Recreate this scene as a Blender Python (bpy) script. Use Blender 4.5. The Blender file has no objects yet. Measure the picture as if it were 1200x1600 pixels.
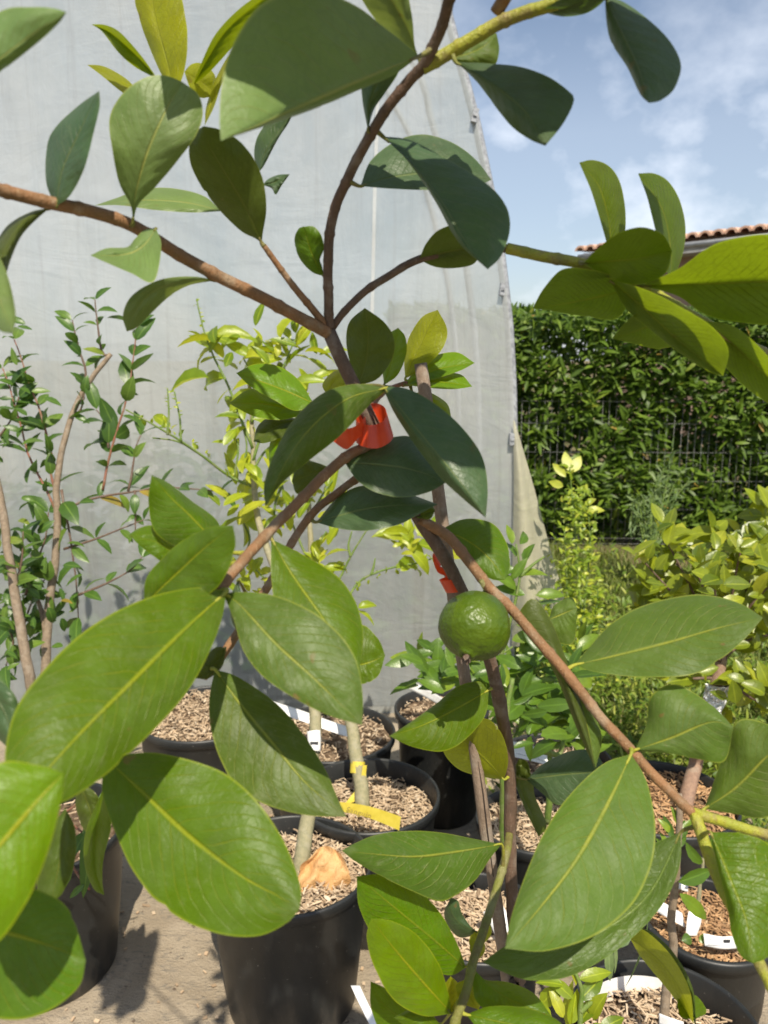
import bpy, bmesh, math, random
import numpy as np
from mathutils import Vector, Matrix, noise as mnoise
C = bpy.context.scene.collection
R = math.radians
rng = random.Random(7)

# ------------------------------------------------------------------ camera
H, PITCH, FPX = 1.35, R(11.0), 1256.0
scene = bpy.context.scene
cam = bpy.data.cameras.new('camera')
cam.sensor_fit = 'VERTICAL'; cam.sensor_height = 24.0; cam.sensor_width = 18.0
cam.lens = 24.0 * FPX / 1600.0
cam.clip_start = 0.02; cam.clip_end = 500
cam.dof.use_dof = True; cam.dof.focus_distance = 0.70; cam.dof.aperture_fstop = 9.0
camo = bpy.data.objects.new('camera', cam); C.objects.link(camo)
camo.location = (0, 0, H); camo.rotation_euler = (math.pi / 2 - PITCH, 0, 0)
scene.camera = camo
FW = Vector((0, math.cos(PITCH), -math.sin(PITCH)))
UP = Vector((0, math.sin(PITCH), math.cos(PITCH)))
RT = Vector((1, 0, 0))
CAM = Vector((0, 0, H))
def at(px, py, z): return CAM + RT * ((px - 600) / FPX * z) + UP * ((800 - py) / FPX * z) + FW * z
def ray(px, py): return (RT * ((px - 600) / FPX) + UP * ((800 - py) / FPX) + FW)
def on_h(px, py, h):
    r = ray(px, py); return CAM + r * ((h - H) / r.z)
def on_y(px, py, Y):
    r = ray(px, py); return CAM + r * (Y / r.y)

# ------------------------------------------------------------------ world, sun, exposure
SUN_EL, SUN_AZ = R(52), R(12)          # from behind the camera, a little to the right
SUN = Vector((math.cos(SUN_EL) * math.sin(SUN_AZ), -math.cos(SUN_EL) * math.cos(SUN_AZ), math.sin(SUN_EL)))
scene.view_settings.view_transform = 'Standard'; scene.view_settings.look = 'None'
scene.view_settings.exposure = 0.40; scene.view_settings.gamma = 1.0
w = bpy.data.worlds.new('World'); scene.world = w; w.use_nodes = True
nt = w.node_tree; N = nt.nodes; Lk = nt.links
for n in list(N): N.remove(n)
wo = N.new('ShaderNodeOutputWorld'); bg = N.new('ShaderNodeBackground'); bg.inputs[1].default_value = 0.088
sky = N.new('ShaderNodeTexSky'); sky.sky_type = 'NISHITA'; sky.sun_disc = False
sky.sun_elevation = SUN_EL; sky.sun_rotation = math.pi - SUN_AZ; sky.air_density = 1.0; sky.dust_density = 1.2; sky.ozone_density = 1.7
tc = N.new('ShaderNodeTexCoord'); mp = N.new('ShaderNodeMapping'); mp.inputs['Scale'].default_value = (1, 1, 1.45); mp.inputs['Location'].default_value = (0.82, 0.35, 0.1)
cn = N.new('ShaderNodeTexNoise'); cn.inputs['Scale'].default_value = 6.5; cn.inputs['Detail'].default_value = 7; cn.inputs['Roughness'].default_value = 0.55; cn.inputs['Distortion'].default_value = 0.0
cr = N.new('ShaderNodeValToRGB'); cr.color_ramp.elements[0].position = 0.45; cr.color_ramp.elements[0].color = (0.24, 0.24, 0.24, 1); cr.color_ramp.elements[1].position = 0.66
cr.color_ramp.elements[1].color = (0.85, 0.85, 0.85, 1)
sx = N.new('ShaderNodeSeparateXYZ')
mr = N.new('ShaderNodeMapRange'); mr.inputs[1].default_value = 0.36; mr.inputs[2].default_value = 0.24; mr.inputs[3].default_value = 0.30; mr.inputs[4].default_value = 1.0
ml = N.new('ShaderNodeMath'); ml.operation = 'MULTIPLY'
mx = N.new('ShaderNodeMix'); mx.data_type = 'RGBA'; mx.inputs[7].default_value = (9.6, 10.2, 11.2, 1)
Lk.new(tc.outputs['Generated'], mp.inputs[0]); Lk.new(mp.outputs[0], cn.inputs['Vector']); Lk.new(cn.outputs[0], cr.inputs[0])
Lk.new(tc.outputs['Generated'], sx.inputs[0]); Lk.new(sx.outputs[2], mr.inputs[0])
Lk.new(cr.outputs[0], ml.inputs[0]); Lk.new(mr.outputs[0], ml.inputs[1]); Lk.new(ml.outputs[0], mx.inputs[0])
Lk.new(sky.outputs[0], mx.inputs[6]); Lk.new(mx.outputs[2], bg.inputs[0]); Lk.new(bg.outputs[0], wo.inputs[0])
sl = bpy.data.lights.new('sun', 'SUN'); sl.energy = 5.0; sl.angle = R(0.5); sl.color = (1.0, 0.905, 0.75)
so = bpy.data.objects.new('sun', sl); C.objects.link(so); so.rotation_euler = SUN.to_track_quat('Z', 'Y').to_euler()

# ------------------------------------------------------------------ materials
def new_mat(name):
    m = bpy.data.materials.new(name); m.use_nodes = True
    t = m.node_tree
    for n in list(t.nodes): t.nodes.remove(n)
    return m, t
def nd(t, typ, **kw):
    n = t.nodes.new(typ)
    for k, v in kw.items():
        if k in ('op',): n.operation = v
        else: setattr(n, k, v)
    return n
def setin(t, n, i, v):
    if hasattr(v, 'is_output') or isinstance(v, bpy.types.NodeSocket): t.links.new(v, n.inputs[i])
    else: n.inputs[i].default_value = v
def math_(t, op, a, b=0.0, c=0.0, clamp=False):
    n = t.nodes.new('ShaderNodeMath'); n.operation = op; n.use_clamp = clamp
    for i, v in enumerate((a, b, c)): setin(t, n, i, v)
    return n.outputs[0]
def mixc(t, f, a, b, mode='MIX'):
    n = t.nodes.new('ShaderNodeMix'); n.data_type = 'RGBA'; n.blend_type = mode
    setin(t, n, 0, f)
    for i, v in ((6, a), (7, b)):
        if isinstance(v, tuple) and len(v) == 3: v = (*v, 1)
        setin(t, n, i, v)
    return n.outputs[2]
def smooth(t, x, lo, hi, a=0.0, b=1.0):
    n = t.nodes.new('ShaderNodeMapRange'); n.interpolation_type = 'SMOOTHSTEP'
    for i, v in enumerate((x, lo, hi, a, b)): setin(t, n, i, v)
    return n.outputs[0]
def noise_(t, vec, scale, detail=4, rough=0.5, dist=0.0):
    n = t.nodes.new('ShaderNodeTexNoise')
    if vec is not None: t.links.new(vec, n.inputs['Vector'])
    n.inputs['Scale'].default_value = scale; n.inputs['Detail'].default_value = detail
    n.inputs['Roughness'].default_value = rough; n.inputs['Distortion'].default_value = dist
    return n.outputs[0]
def bump_(t, h, strength, dist=0.002, nrm=None):
    n = t.nodes.new('ShaderNodeBump'); n.inputs['Strength'].default_value = strength; n.inputs['Distance'].default_value = dist
    t.links.new(h, n.inputs['Height'])
    if nrm is not None: t.links.new(nrm, n.inputs['Normal'])
    return n.outputs[0]
def mapping(t, vec, scale):
    n = t.nodes.new('ShaderNodeMapping'); t.links.new(vec, n.inputs[0]); n.inputs['Scale'].default_value = scale; return n.outputs[0]
def principled(t, col, rough, spec=0.5, nrm=None, **kw):
    n = t.nodes.new('ShaderNodeBsdfPrincipled')
    if isinstance(col, tuple): col = (*col, 1)
    setin(t, n, 'Base Color', col); setin(t, n, 'Roughness', rough); n.inputs['Specular IOR Level'].default_value = spec
    if nrm is not None: t.links.new(nrm, n.inputs['Normal'])
    for k, v in kw.items(): setin(t, n, k, v)
    return n.outputs[0]
def out(t, s):
    o = t.nodes.new('ShaderNodeOutputMaterial'); t.links.new(s, o.inputs[0])
def mixs(t, f, a, b):
    n = t.nodes.new('ShaderNodeMixShader'); setin(t, n, 0, f); t.links.new(a, n.inputs[1]); t.links.new(b, n.inputs[2]); return n.outputs[0]
def coord(t, which='Object'):
    return t.nodes.new('ShaderNodeTexCoord').outputs[which]

def leaf_mat(name, col, vein, trcol, trans=0.3, rough=0.42, dust=0.25, vs=0.35, K=15.0, net=0.0, spec=0.45, midw=0.075, bumps=0.6, dlat=0.0):
    m, t = new_mat(name)
    uv = coord(t, 'UV'); sp = nd(t, 'ShaderNodeSeparateXYZ'); t.links.new(uv, sp.inputs[0])
    U = math_(t, 'ABSOLUTE', math_(t, 'SUBTRACT', math_(t, 'MULTIPLY', sp.outputs[0], 2.0), 1.0))
    side = math_(t, 'GREATER_THAN', sp.outputs[0], 0.5)
    V = sp.outputs[1]
    ob = coord(t, 'Object')
    oi = nd(t, 'ShaderNodeObjectInfo').outputs['Random']
    big = noise_(t, ob, 38.0, 3, 0.55)
    fine = noise_(t, ob, 420.0, 4, 0.6)
    # midrib
    wd = math_(t, 'MULTIPLY_ADD', V, -midw * 0.75, midw)
    mid = smooth(t, math_(t, 'DIVIDE', U, wd), 0.35, 1.0, 1.0, 0.0)
    # lateral veins, running out and towards the tip
    ph = math_(t, 'MULTIPLY_ADD', V, K, math_(t, 'MULTIPLY', U, -K * 0.22))
    ph = math_(t, 'ADD', ph, math_(t, 'MULTIPLY', math_(t, 'POWER', U, 2.6), -K * 0.07))
    ph = math_(t, 'ADD', ph, math_(t, 'MULTIPLY', side, 0.43))
    ph = math_(t, 'ADD', ph, math_(t, 'MULTIPLY', big, 1.3))
    fr = math_(t, 'ABSOLUTE', math_(t, 'SUBTRACT', math_(t, 'FRACT', ph), 0.5))
    lat = smooth(t, fr, 0.015, 0.075 + dlat * 0.10, 1.0, 0.0)
    lat = math_(t, 'MULTIPLY', lat, smooth(t, U, 0.80, 0.97, 1.0, 0.0))
    lat = math_(t, 'MULTIPLY', lat, smooth(t, noise_(t, ob, 90.0, 2, 0.5), 0.38, 0.62, 0.25, 1.0))
    vec = mapping(t, uv, (9.0, 20.0, 1.0))
    vo = nd(t, 'ShaderNodeTexVoronoi', feature='DISTANCE_TO_EDGE'); t.links.new(vec, vo.inputs['Vector']); vo.inputs['Scale'].default_value = 1.0
    ret = smooth(t, vo.outputs['Distance'], 0.0, 0.09, 1.0, 0.0)
    # colour
    hsv = nd(t, 'ShaderNodeHueSaturation')
    setin(t, hsv, 'Hue', math_(t, 'MULTIPLY_ADD', oi, 0.03, 0.485)); setin(t, hsv, 'Saturation', math_(t, 'MULTIPLY_ADD', big, 0.3, 0.85))
    setin(t, hsv, 'Value', math_(t, 'ADD', math_(t, 'MULTIPLY_ADD', oi, 0.28, 0.70), math_(t, 'MULTIPLY', big, 0.36)))
    hsv.inputs['Color'].default_value = (*col, 1)
    base = hsv.outputs[0]
    base = mixc(t, math_(t, 'MULTIPLY', lat, vs), base, vein)
    if dlat: base = mixc(t, math_(t, 'MULTIPLY', lat, dlat), base, tuple(c * 0.42 for c in col))
    if net: base = mixc(t, math_(t, 'MULTIPLY', ret, net), base, vein)
    edge = smooth(t, U, 0.955, 0.99, 0.0, 0.55)
    base = mixc(t, edge, base, vein)
    tipm = smooth(t, V, 0.90, 1.0, 0.0, 0.55)
    dn = smooth(t, noise_(t, ob, 140.0, 5, 0.7, 0.4), 0.50, 0.78, 0.0, 1.0)
    spk = smooth(t, noise_(t, ob, 650.0, 2, 0.5), 0.66, 0.74, 0.0, 0.9)
    dm = math_(t, 'MULTIPLY', math_(t, 'ADD', math_(t, 'ADD', dn, spk), tipm), dust, clamp=True)
    base = mixc(t, math_(t, 'MULTIPLY', mid, 0.85), base, vein)
    base = mixc(t, dm, base, (0.27, 0.28, 0.17))
    brn = math_(t, 'MULTIPLY', smooth(t, noise_(t, ob, 105.0, 2, 0.4), 0.70, 0.73, 0.0, 0.85), smooth(t, noise_(t, ob, 21.0, 1, 0.5), 0.48, 0.58, 0.0, 1.0))
    base = mixc(t, brn, base, (0.15, 0.095, 0.030))
    blo = smooth(t, noise_(t, ob, 62.0, 5, 0.62, 0.6), 0.40, 0.66, 0.0, 0.34)
    base = mixc(t, blo, base, tuple(min(1.0, c * 1.35 + 0.012) for c in col))
    rg = math_(t, 'ADD', math_(t, 'MULTIPLY', dm, 0.5), math_(t, 'MULTIPLY_ADD', fine, 0.16, rough - 0.08))
    ht = math_(t, 'ADD', math_(t, 'MULTIPLY', lat, -0.5), math_(t, 'MULTIPLY', mid, -0.8))
    ht = math_(t, 'ADD', ht, math_(t, 'MULTIPLY', noise_(t, ob, 230.0, 3, 0.6), 0.6))
    ht = math_(t, 'ADD', ht, math_(t, 'MULTIPLY', ret, -0.04 - net * 0.5))
    nb = bump_(t, ht, bumps, 0.0012)
    ps = principled(t, base, rg, spec, nb)
    tr = nd(t, 'ShaderNodeBsdfTranslucent')
    tcol = mixc(t, math_(t, 'MULTIPLY', lat, 0.8), (*trcol, 1), tuple(c * 0.55 for c in trcol))
    tcol = mixc(t, math_(t, 'MULTIPLY', mid, 0.75), tcol, tuple(c * 0.45 for c in trcol))
    tcol = mixc(t, math_(t, 'MULTIPLY', ret, 0.35 + net * 0.5), tcol, tuple(c * 0.5 for c in trcol))
    tcol = mixc(t, math_(t, 'MULTIPLY', edge, 0.8), tcol, tuple(min(1.0, c * 1.9 + 0.02) for c in trcol))
    setin(t, tr, 0, tcol)
    out(t, mixs(t, trans, ps, tr.outputs[0]))
    return m
LM = {
 'dark':  leaf_mat('leaf_shaded_green', (0.050, 0.090, 0.034), (0.14, 0.18, 0.05), (0.11, 0.20, 0.012), 0.22, 0.42, 0.16, 0.34, spec=0.48),  # darker copy for leaves in shade, lifted and blued for haze and sky
 'mid':   leaf_mat('leaf_green', (0.064, 0.122, 0.004), (0.24, 0.27, 0.012), (0.20, 0.31, 0.008), 0.24, 0.42, 0.17, 0.42, spec=0.22),
 'dusty': leaf_mat('leaf_dusty_green', (0.060, 0.106, 0.011), (0.25, 0.27, 0.035), (0.18, 0.27, 0.012), 0.20, 0.46, 0.32, 0.42, spec=0.28),
 'pale':  leaf_mat('leaf_pale_green', (0.074, 0.122, 0.018), (0.29, 0.31, 0.04), (0.24, 0.33, 0.02), 0.26, 0.48, 0.20, 0.36, spec=0.24),
 'fresh': leaf_mat('leaf_fresh_green', (0.070, 0.148, 0.002), (0.24, 0.29, 0.014), (0.25, 0.36, 0.006), 0.42, 0.40, 0.12, 0.30, 17.0, 0.22, spec=0.30, dlat=0.3),
 'yellow': leaf_mat('leaf_young_backlit_yellow', (0.23, 0.26, 0.013), (0.33, 0.35, 0.03), (0.52, 0.55, 0.015), 0.5, 0.42, 0.06, 0.34, 13.0, 0.22, spec=0.30),  # young leaves; the yellow also stands in for the glow of backlit ones
 'olive': leaf_mat('leaf_olive_green', (0.058, 0.086, 0.010), (0.16, 0.18, 0.025), (0.17, 0.22, 0.008), 0.32, 0.44, 0.14, 0.34, spec=0.34),
 'mint': leaf_mat('leaf_glare_green', (0.125, 0.190, 0.055), (0.34, 0.36, 0.09), (0.26, 0.34, 0.04), 0.28, 0.46, 0.18, 0.30, spec=0.42),  # glare on the near leaves put into a paler base colour
 'lime': leaf_mat('leaf_lime_green', (0.100, 0.190, 0.002), (0.34, 0.34, 0.012), (0.34, 0.42, 0.004), 0.36, 0.42, 0.06, 0.25, 15.0, 0.08, spec=0.28),
 'under': leaf_mat('leaf_pale_underside', (0.085, 0.135, 0.016), (0.34, 0.36, 0.035), (0.25, 0.34, 0.007), 0.50, 0.46, 0.04, 0.0, 19.0, 0.10, spec=0.24, midw=0.06, dlat=0.6),
 'netted': leaf_mat('leaf_netted_underside', (0.060, 0.110, 0.016), (0.17, 0.24, 0.05), (0.17, 0.25, 0.010), 0.28, 0.44, 0.06, 0.45, 11.0, 0.22, spec=0.3),
}
def foliage_mat(name, ramp, trcol, trans=0.35, rough=0.38, spec=0.5):
    m, t = new_mat(name)
    a = nd(t, 'ShaderNodeAttribute', attribute_name='rnd'); r = nd(t, 'ShaderNodeValToRGB')
    els = r.color_ramp.elements
    while len(els) < len(ramp): els.new(0.5)
    for e, (p, c) in zip(els, ramp): e.position = p; e.color = (*c, 1)
    t.links.new(a.outputs['Fac'], r.inputs[0])
    uv = coord(t, 'UV'); sp = nd(t, 'ShaderNodeSeparateXYZ'); t.links.new(uv, sp.inputs[0])
    U = math_(t, 'ABSOLUTE', math_(t, 'SUBTRACT', math_(t, 'MULTIPLY', sp.outputs[0], 2.0), 1.0))
    mid = smooth(t, U, 0.03, 0.14, 0.4, 0.0)
    nz = noise_(t, coord(t, 'Object'), 45.0, 4, 0.6)
    base = mixc(t, smooth(t, nz, 0.3, 0.7, 0.0, 0.35), r.outputs[0], tuple(c * 0.6 for c in ramp[0][1]))
    base = mixc(t, mid, base, tuple(min(1, c * 1.6 + 0.01) for c in ramp[len(ramp) // 2][1]))
    nb = bump_(t, noise_(t, coord(t, 'Object'), 160.0, 3, 0.6), 0.25, 0.002)
    ps = principled(t, base, rough, spec, nb)
    tr = nd(t, 'ShaderNodeBsdfTranslucent'); setin(t, tr, 0, mixc(t, 0.6, base, trcol))
    out(t, mixs(t, trans, ps, tr.outputs[0])); return m
def bark_mat(name, c1, c2, c3, rough=0.62, scale=1.0, streak=9.0):
    m, t = new_mat(name); ob = coord(t, 'Object')
    n1 = noise_(t, mapping(t, ob, (streak, streak, 1.0)), 55.0 * scale, 5, 0.65)
    n2 = noise_(t, ob, 110.0 * scale, 4, 0.6); n3 = noise_(t, ob, 700.0 * scale, 2, 0.5)
    b = mixc(t, smooth(t, n2, 0.35, 0.65), c1, c2)
    b = mixc(t, smooth(t, n1, 0.55, 0.75, 0.0, 0.7), b, c3)
    b = mixc(t, smooth(t, n3, 0.66, 0.72, 0.0, 0.6), b, c3)
    b = mixc(t, smooth(t, noise_(t, ob, 48.0 * scale, 5, 0.65), 0.50, 0.66, 0.0, 0.62), b, tuple(0.55 * a + 0.45 * g for a, g in zip(c3, (0.22, 0.20, 0.17))))
    h = math_(t, 'ADD', n1, math_(t, 'MULTIPLY', n3, 0.5))
    out(t, principled(t, b, rough, 0.35, bump_(t, h, 0.8, 0.0014))); return m
BARK = bark_mat('bark_red_brown', (0.25, 0.128, 0.058), (0.19, 0.108, 0.052), (0.38, 0.27, 0.155))
BARKD = bark_mat('bark_dark_brown', (0.13, 0.080, 0.055), (0.10, 0.065, 0.045), (0.22, 0.16, 0.12))
TWIGG = bark_mat('twig_yellow_green', (0.34, 0.34, 0.035), (0.26, 0.28, 0.035), (0.22, 0.12, 0.03), 0.45)
TWIGO = bark_mat('twig_olive', (0.17, 0.18, 0.035), (0.14, 0.12, 0.035), (0.25, 0.24, 0.06), 0.5)
BARKG = bark_mat('bark_grey_brown', (0.26, 0.20, 0.14), (0.19, 0.145, 0.10), (0.38, 0.31, 0.23), 0.75)
BARKL = bark_mat('bark_light_olive', (0.30, 0.27, 0.16), (0.22, 0.21, 0.12), (0.40, 0.37, 0.24), 0.7)
WOOD = bark_mat('weathered_cane', (0.27, 0.20, 0.15), (0.20, 0.145, 0.105), (0.40, 0.34, 0.28), 0.75, 1.0, 30.0)
STEMG = bark_mat('stem_green', (0.10, 0.17, 0.03), (0.14, 0.20, 0.04), (0.20, 0.24, 0.06), 0.45)
STEMR = bark_mat('stem_red', (0.26, 0.09, 0.06), (0.18, 0.10, 0.05), (0.30, 0.16, 0.10), 0.5)

def simple_mat(name, c1, c2, rough=0.6, scale=20.0, spec=0.4, bump=0.2, bd=0.003, trans=None):
    m, t = new_mat(name); ob = coord(t, 'Object')
    n1 = noise_(t, ob, scale, 6, 0.6)
    b = mixc(t, smooth(t, n1, 0.35, 0.65), c1, c2)
    ps = principled(t, b, rough, spec, bump_(t, noise_(t, ob, scale * 5, 4, 0.6), bump, bd))
    if trans:
        tr = nd(t, 'ShaderNodeBsdfTranslucent'); setin(t, tr, 0, b); ps = mixs(t, trans, ps, tr.outputs[0])
    out(t, ps); return m
ORANGE = simple_mat('orange_tape', (0.80, 0.085, 0.018), (0.68, 0.06, 0.014), 0.34, 60, 0.5, 0.1, trans=0.25)
YTAPE = simple_mat('yellow_tape', (0.80, 0.66, 0.10), (0.72, 0.58, 0.07), 0.4, 60, 0.5, 0.1, trans=0.3)
WHITE = simple_mat('white_label_plastic', (0.80, 0.80, 0.79), (0.70, 0.70, 0.69), 0.42, 30, 0.5, 0.05)
INK = simple_mat('dark_ink', (0.03, 0.03, 0.035), (0.05, 0.05, 0.05), 0.6, 30)
INKB = simple_mat('faded_ink', (0.34, 0.34, 0.37), (0.42, 0.42, 0.45), 0.6, 30)
INKY = simple_mat('brown_pen_ink', (0.30, 0.22, 0.05), (0.36, 0.28, 0.07), 0.6, 30)
CHIP = None

# ------------------------------------------------------------------ mesh helpers
def link(name, me, mat, parent=None, smooth_=True):
    o = bpy.data.objects.new(name, me); C.objects.link(o)
    if mat is not None:
        for mm in (mat if isinstance(mat, (list, tuple)) else [mat]): me.materials.append(mm)
    if parent is not None: o.parent = parent
    if smooth_ and len(me.polygons): me.polygons.foreach_set('use_smooth', [True] * len(me.polygons))
    return o
def tag(o, label=None, cat=None, group=None, kind=None):
    if label: o['label'] = label
    if cat: o['category'] = cat
    if group: o['group'] = group
    if kind: o['kind'] = kind
    return o
def empty(name, loc, label, cat, group=None):
    o = bpy.data.objects.new(name, None); C.objects.link(o); o.location = loc; o.empty_display_size = 0.05
    return tag(o, label, cat, group)
class MB:
    """collects verts / faces / uvs, builds one mesh object; geometry in world space"""
    def __init__(s): s.v = []; s.f = []; s.uv = []; s.mi = []; s.rnd = []; s.cur = 0.5
    def add(s, vs, fs, uvs=None, mi=0):
        o = len(s.v); s.v += [tuple(p) for p in vs]; s.f += [tuple(i + o for i in f) for f in fs]
        s.uv += list(uvs) if uvs else [(0.5, 0.5)] * len(vs); s.mi += [mi] * len(fs); s.rnd += [s.cur] * len(vs)
    def tube(s, pts, radii, seg=10, cap=True, uv=(0.5, 0.0), mi=0):
        pts = [Vector(p) for p in pts]; n = len(pts); vs = []; fs = []
        prev = None
        for i, p in enumerate(pts):
            tg = (pts[min(i + 1, n - 1)] - pts[max(i - 1, 0)]).normalized()
            if prev is None:
                a = Vector((0, 0, 1)) if abs(tg.z) < 0.9 else Vector((1, 0, 0)); x = tg.cross(a).normalized()
            else: x = (prev - tg * prev.dot(tg)).normalized()
            prev = x; y = tg.cross(x)
            for k in range(seg):
                an = 2 * math.pi * k / seg
                vs.append(p + (x * math.cos(an) + y * math.sin(an)) * radii[i])
        for i in range(n - 1):
            for k in range(seg):
                a = i * seg + k; b = i * seg + (k + 1) % seg
                fs.append((a, b, b + seg, a + seg))
        if cap: fs.append(tuple(range(seg))[::-1]); fs.append(tuple((n - 1) * seg + k for k in range(seg)))
        s.add(vs, fs, [uv] * len(vs), mi)
    def box(s, c, ax, ay, az, mi=0):
        c = Vector(c); vs = [c + ax * i + ay * j + az * k for i in (-1, 1) for j in (-1, 1) for k in (-1, 1)]
        s.add(vs, [(0, 1, 3, 2), (4, 6, 7, 5), (0, 4, 5, 1), (2, 3, 7, 6), (0, 2, 6, 4), (1, 5, 7, 3)], None, mi)
    def lathe(s, prof, c, seg=48, axis=None):
        c = Vector(c); vs = []; fs = []; n = len(prof)
        for r, z in prof:
            for k in range(seg):
                a = 2 * math.pi * k / seg; vs.append(c + Vector((r * math.cos(a), r * math.sin(a), z)))
        for i in range(n - 1):
            for k in range(seg):
                a = i * seg + k; b = i * seg + (k + 1) % seg; fs.append((a, b, b + seg, a + seg))
        s.add(vs, fs)
    def grid(s, rows, uvs=None, mi=0):
        nr, nc = len(rows), len(rows[0]); vs = [p for r in rows for p in r]
        fs = [(i * nc + j, i * nc + j + 1, (i + 1) * nc + j + 1, (i + 1) * nc + j) for i in range(nr - 1) for j in range(nc - 1)]
        s.add(vs, fs, uvs, mi)
    def leaf(s, P, d, nrm, L, W, curl=0.4, fold=0.15, rnd=None):
        d = Vector(d).normalized(); nrm = Vector(nrm); nrm = (nrm - d * nrm.dot(d))
        if nrm.length < 1e-4: nrm = d.orthogonal()
        nrm.normalize(); sd = d.cross(nrm); vs = []; uvs = []
        for t in (0, .10, .30, .55, .80, .94, 1.0):
            wd = W * 0.5 * (math.sin(math.pi * t ** 0.82) ** 0.85 if 0 < t < 1 else 0.02)
            ct = curl * t; x = L * (math.sin(ct) / curl if abs(curl) > 1e-3 else t); z = -L * ((1 - math.cos(ct)) / curl if abs(curl) > 1e-3 else 0)
            c = Vector(P) + d * x + nrm * z; up = nrm * (fold * wd)
            vs += [c - sd * wd + up, c, c + sd * wd + up]; uvs += [(0, t), (.5, t), (1, t)]
        s.cur = rng.random() if rnd is None else rnd
        s.add(vs, [(i * 3 + j, i * 3 + j + 1, i * 3 + j + 4, i * 3 + j + 3) for i in range(6) for j in (0, 1)], uvs)
        s.cur = 0.5
    def build(s, name, mat, parent=None, smooth_=True, rel=True):
        me = bpy.data.meshes.new(name)
        off = Vector((0, 0, 0))
        if parent is not None and rel:
            off = parent.location.copy(); q = parent.parent
            while q is not None: off += q.location; q = q.parent
        vs = np.array(s.v, dtype=np.float32) - np.array(off, dtype=np.float32)
        me.from_pydata(vs.tolist(), [], s.f)
        uvl = me.uv_layers.new(name='UVMap'); idx = np.empty(len(me.loops), dtype=np.int32); me.loops.foreach_get('vertex_index', idx)
        uvl.data.foreach_set('uv', np.array(s.uv, dtype=np.float32)[idx].ravel())
        at_ = me.attributes.new('rnd', 'FLOAT', 'POINT'); at_.data.foreach_set('value', np.array(s.rnd, dtype=np.float32))
        o = link(name, me, mat, parent, smooth_)
        if any(s.mi): me.polygons.foreach_set('material_index', s.mi)
        me.update(); return o

def catmull(P, n):
    """smooth resample of a point list (tuples) to n+1 points, even in arc length"""
    P = [np.array(p, dtype=float) for p in P]
    if len(P) == 2: return [tuple(P[0] + (P[1] - P[0]) * i / n) for i in range(n + 1)]
    Q = [2 * P[0] - P[1]] + P + [2 * P[-1] - P[-2]]; S = []
    for i in range(1, len(Q) - 2):
        p0, p1, p2, p3 = Q[i - 1:i + 3]
        for k in range(12):
            t = k / 12
            S.append(0.5 * (2 * p1 + (p2 - p0) * t + (2 * p0 - 5 * p1 + 4 * p2 - p3) * t * t + (3 * p1 - p0 - 3 * p2 + p3) * t ** 3))
    S.append(P[-1]); S = np.array(S)
    dl = np.concatenate([[0], np.cumsum(np.linalg.norm(np.diff(S, axis=0), axis=1))]); tt = np.linspace(0, dl[-1], n + 1)
    return [tuple(np.interp(x, dl, S[:, j]) for j in range(S.shape[1])) for x in tt]
def px_curve(pts, n): return [at(*p) for p in catmull(pts, n)]
def scr(deg, dz=0.0):
    a = R(deg); return (RT * math.cos(a) + UP * math.sin(a) + FW * dz).normalized()

# ================================================================== SETTING
def ground_mat():
    m, t = new_mat('soil_ground'); ob = coord(t, 'Object')
    n1 = noise_(t, ob, 2.2, 6, 0.6); n2 = noise_(t, ob, 24, 6, 0.65); n3 = noise_(t, ob, 130, 4, 0.6)
    b = mixc(t, smooth(t, n1, 0.35, 0.65), (0.20, 0.145, 0.085), (0.13, 0.14, 0.05))
    b = mixc(t, smooth(t, n2, 0.45, 0.7, 0, 0.7), b, (0.27, 0.21, 0.13))
    out(t, principled(t, b, 0.92, 0.2, bump_(t, math_(t, 'ADD', n2, n3), 0.9, 0.02))); return m
def paving_mat():
    m, t = new_mat('dusty_paving'); ob = coord(t, 'Object')
    n1 = noise_(t, ob, 3.1, 6, 0.62, 0.6); n2 = noise_(t, mapping(t, ob, (1.0, 2.6, 1.0)), 26, 7, 0.7, 1.4); n3 = noise_(t, ob, 210, 4, 0.6); n4 = noise_(t, ob, 60, 3, 0.5)
    b = mixc(t, smooth(t, n1, 0.35, 0.62), (0.30, 0.245, 0.175), (0.40, 0.335, 0.25))
    b = mixc(t, smooth(t, n2, 0.50, 0.66, 0, 0.75), b, (0.17, 0.155, 0.13))
    b = mixc(t, smooth(t, n3, 0.62, 0.7, 0, 0.5), b, (0.12, 0.10, 0.08))
    b = mixc(t, smooth(t, n4, 0.69, 0.72, 0, 0.8), b, (0.10, 0.07, 0.05))
    out(t, principled(t, b, 0.9, 0.25, bump_(t, math_(t, 'ADD', n2, n3), 0.8, 0.006))); return m
mb = MB(); rows = []
ys = [-60, -10, -2, 0, 1, 2, 3, 4, 5, 6, 8, 12, 20, 40, 90, 220]; xs = [-220, -60, -15, -5, -2, -1, 0, 1, 2, 3, 4, 6, 10, 25, 70, 220]
for y in ys: rows.append([Vector((x, y, 0)) for x in xs])
mb.grid(rows); tag(mb.build('ground', ground_mat(), smooth_=False), kind='structure')
mb = MB(); mb.grid([[Vector((x, y, 0.004 + 0.004 * mnoise.noise((x * 2, y * 2, 0)) + 0.004)) for x in np.linspace(-5, 1.25 - 0.06 * y + 0.05 * math.sin(y * 7), 40)] for y in np.linspace(-2, 3.4, 40)])
tag(mb.build('paving', paving_mat()), kind='structure')

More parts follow.
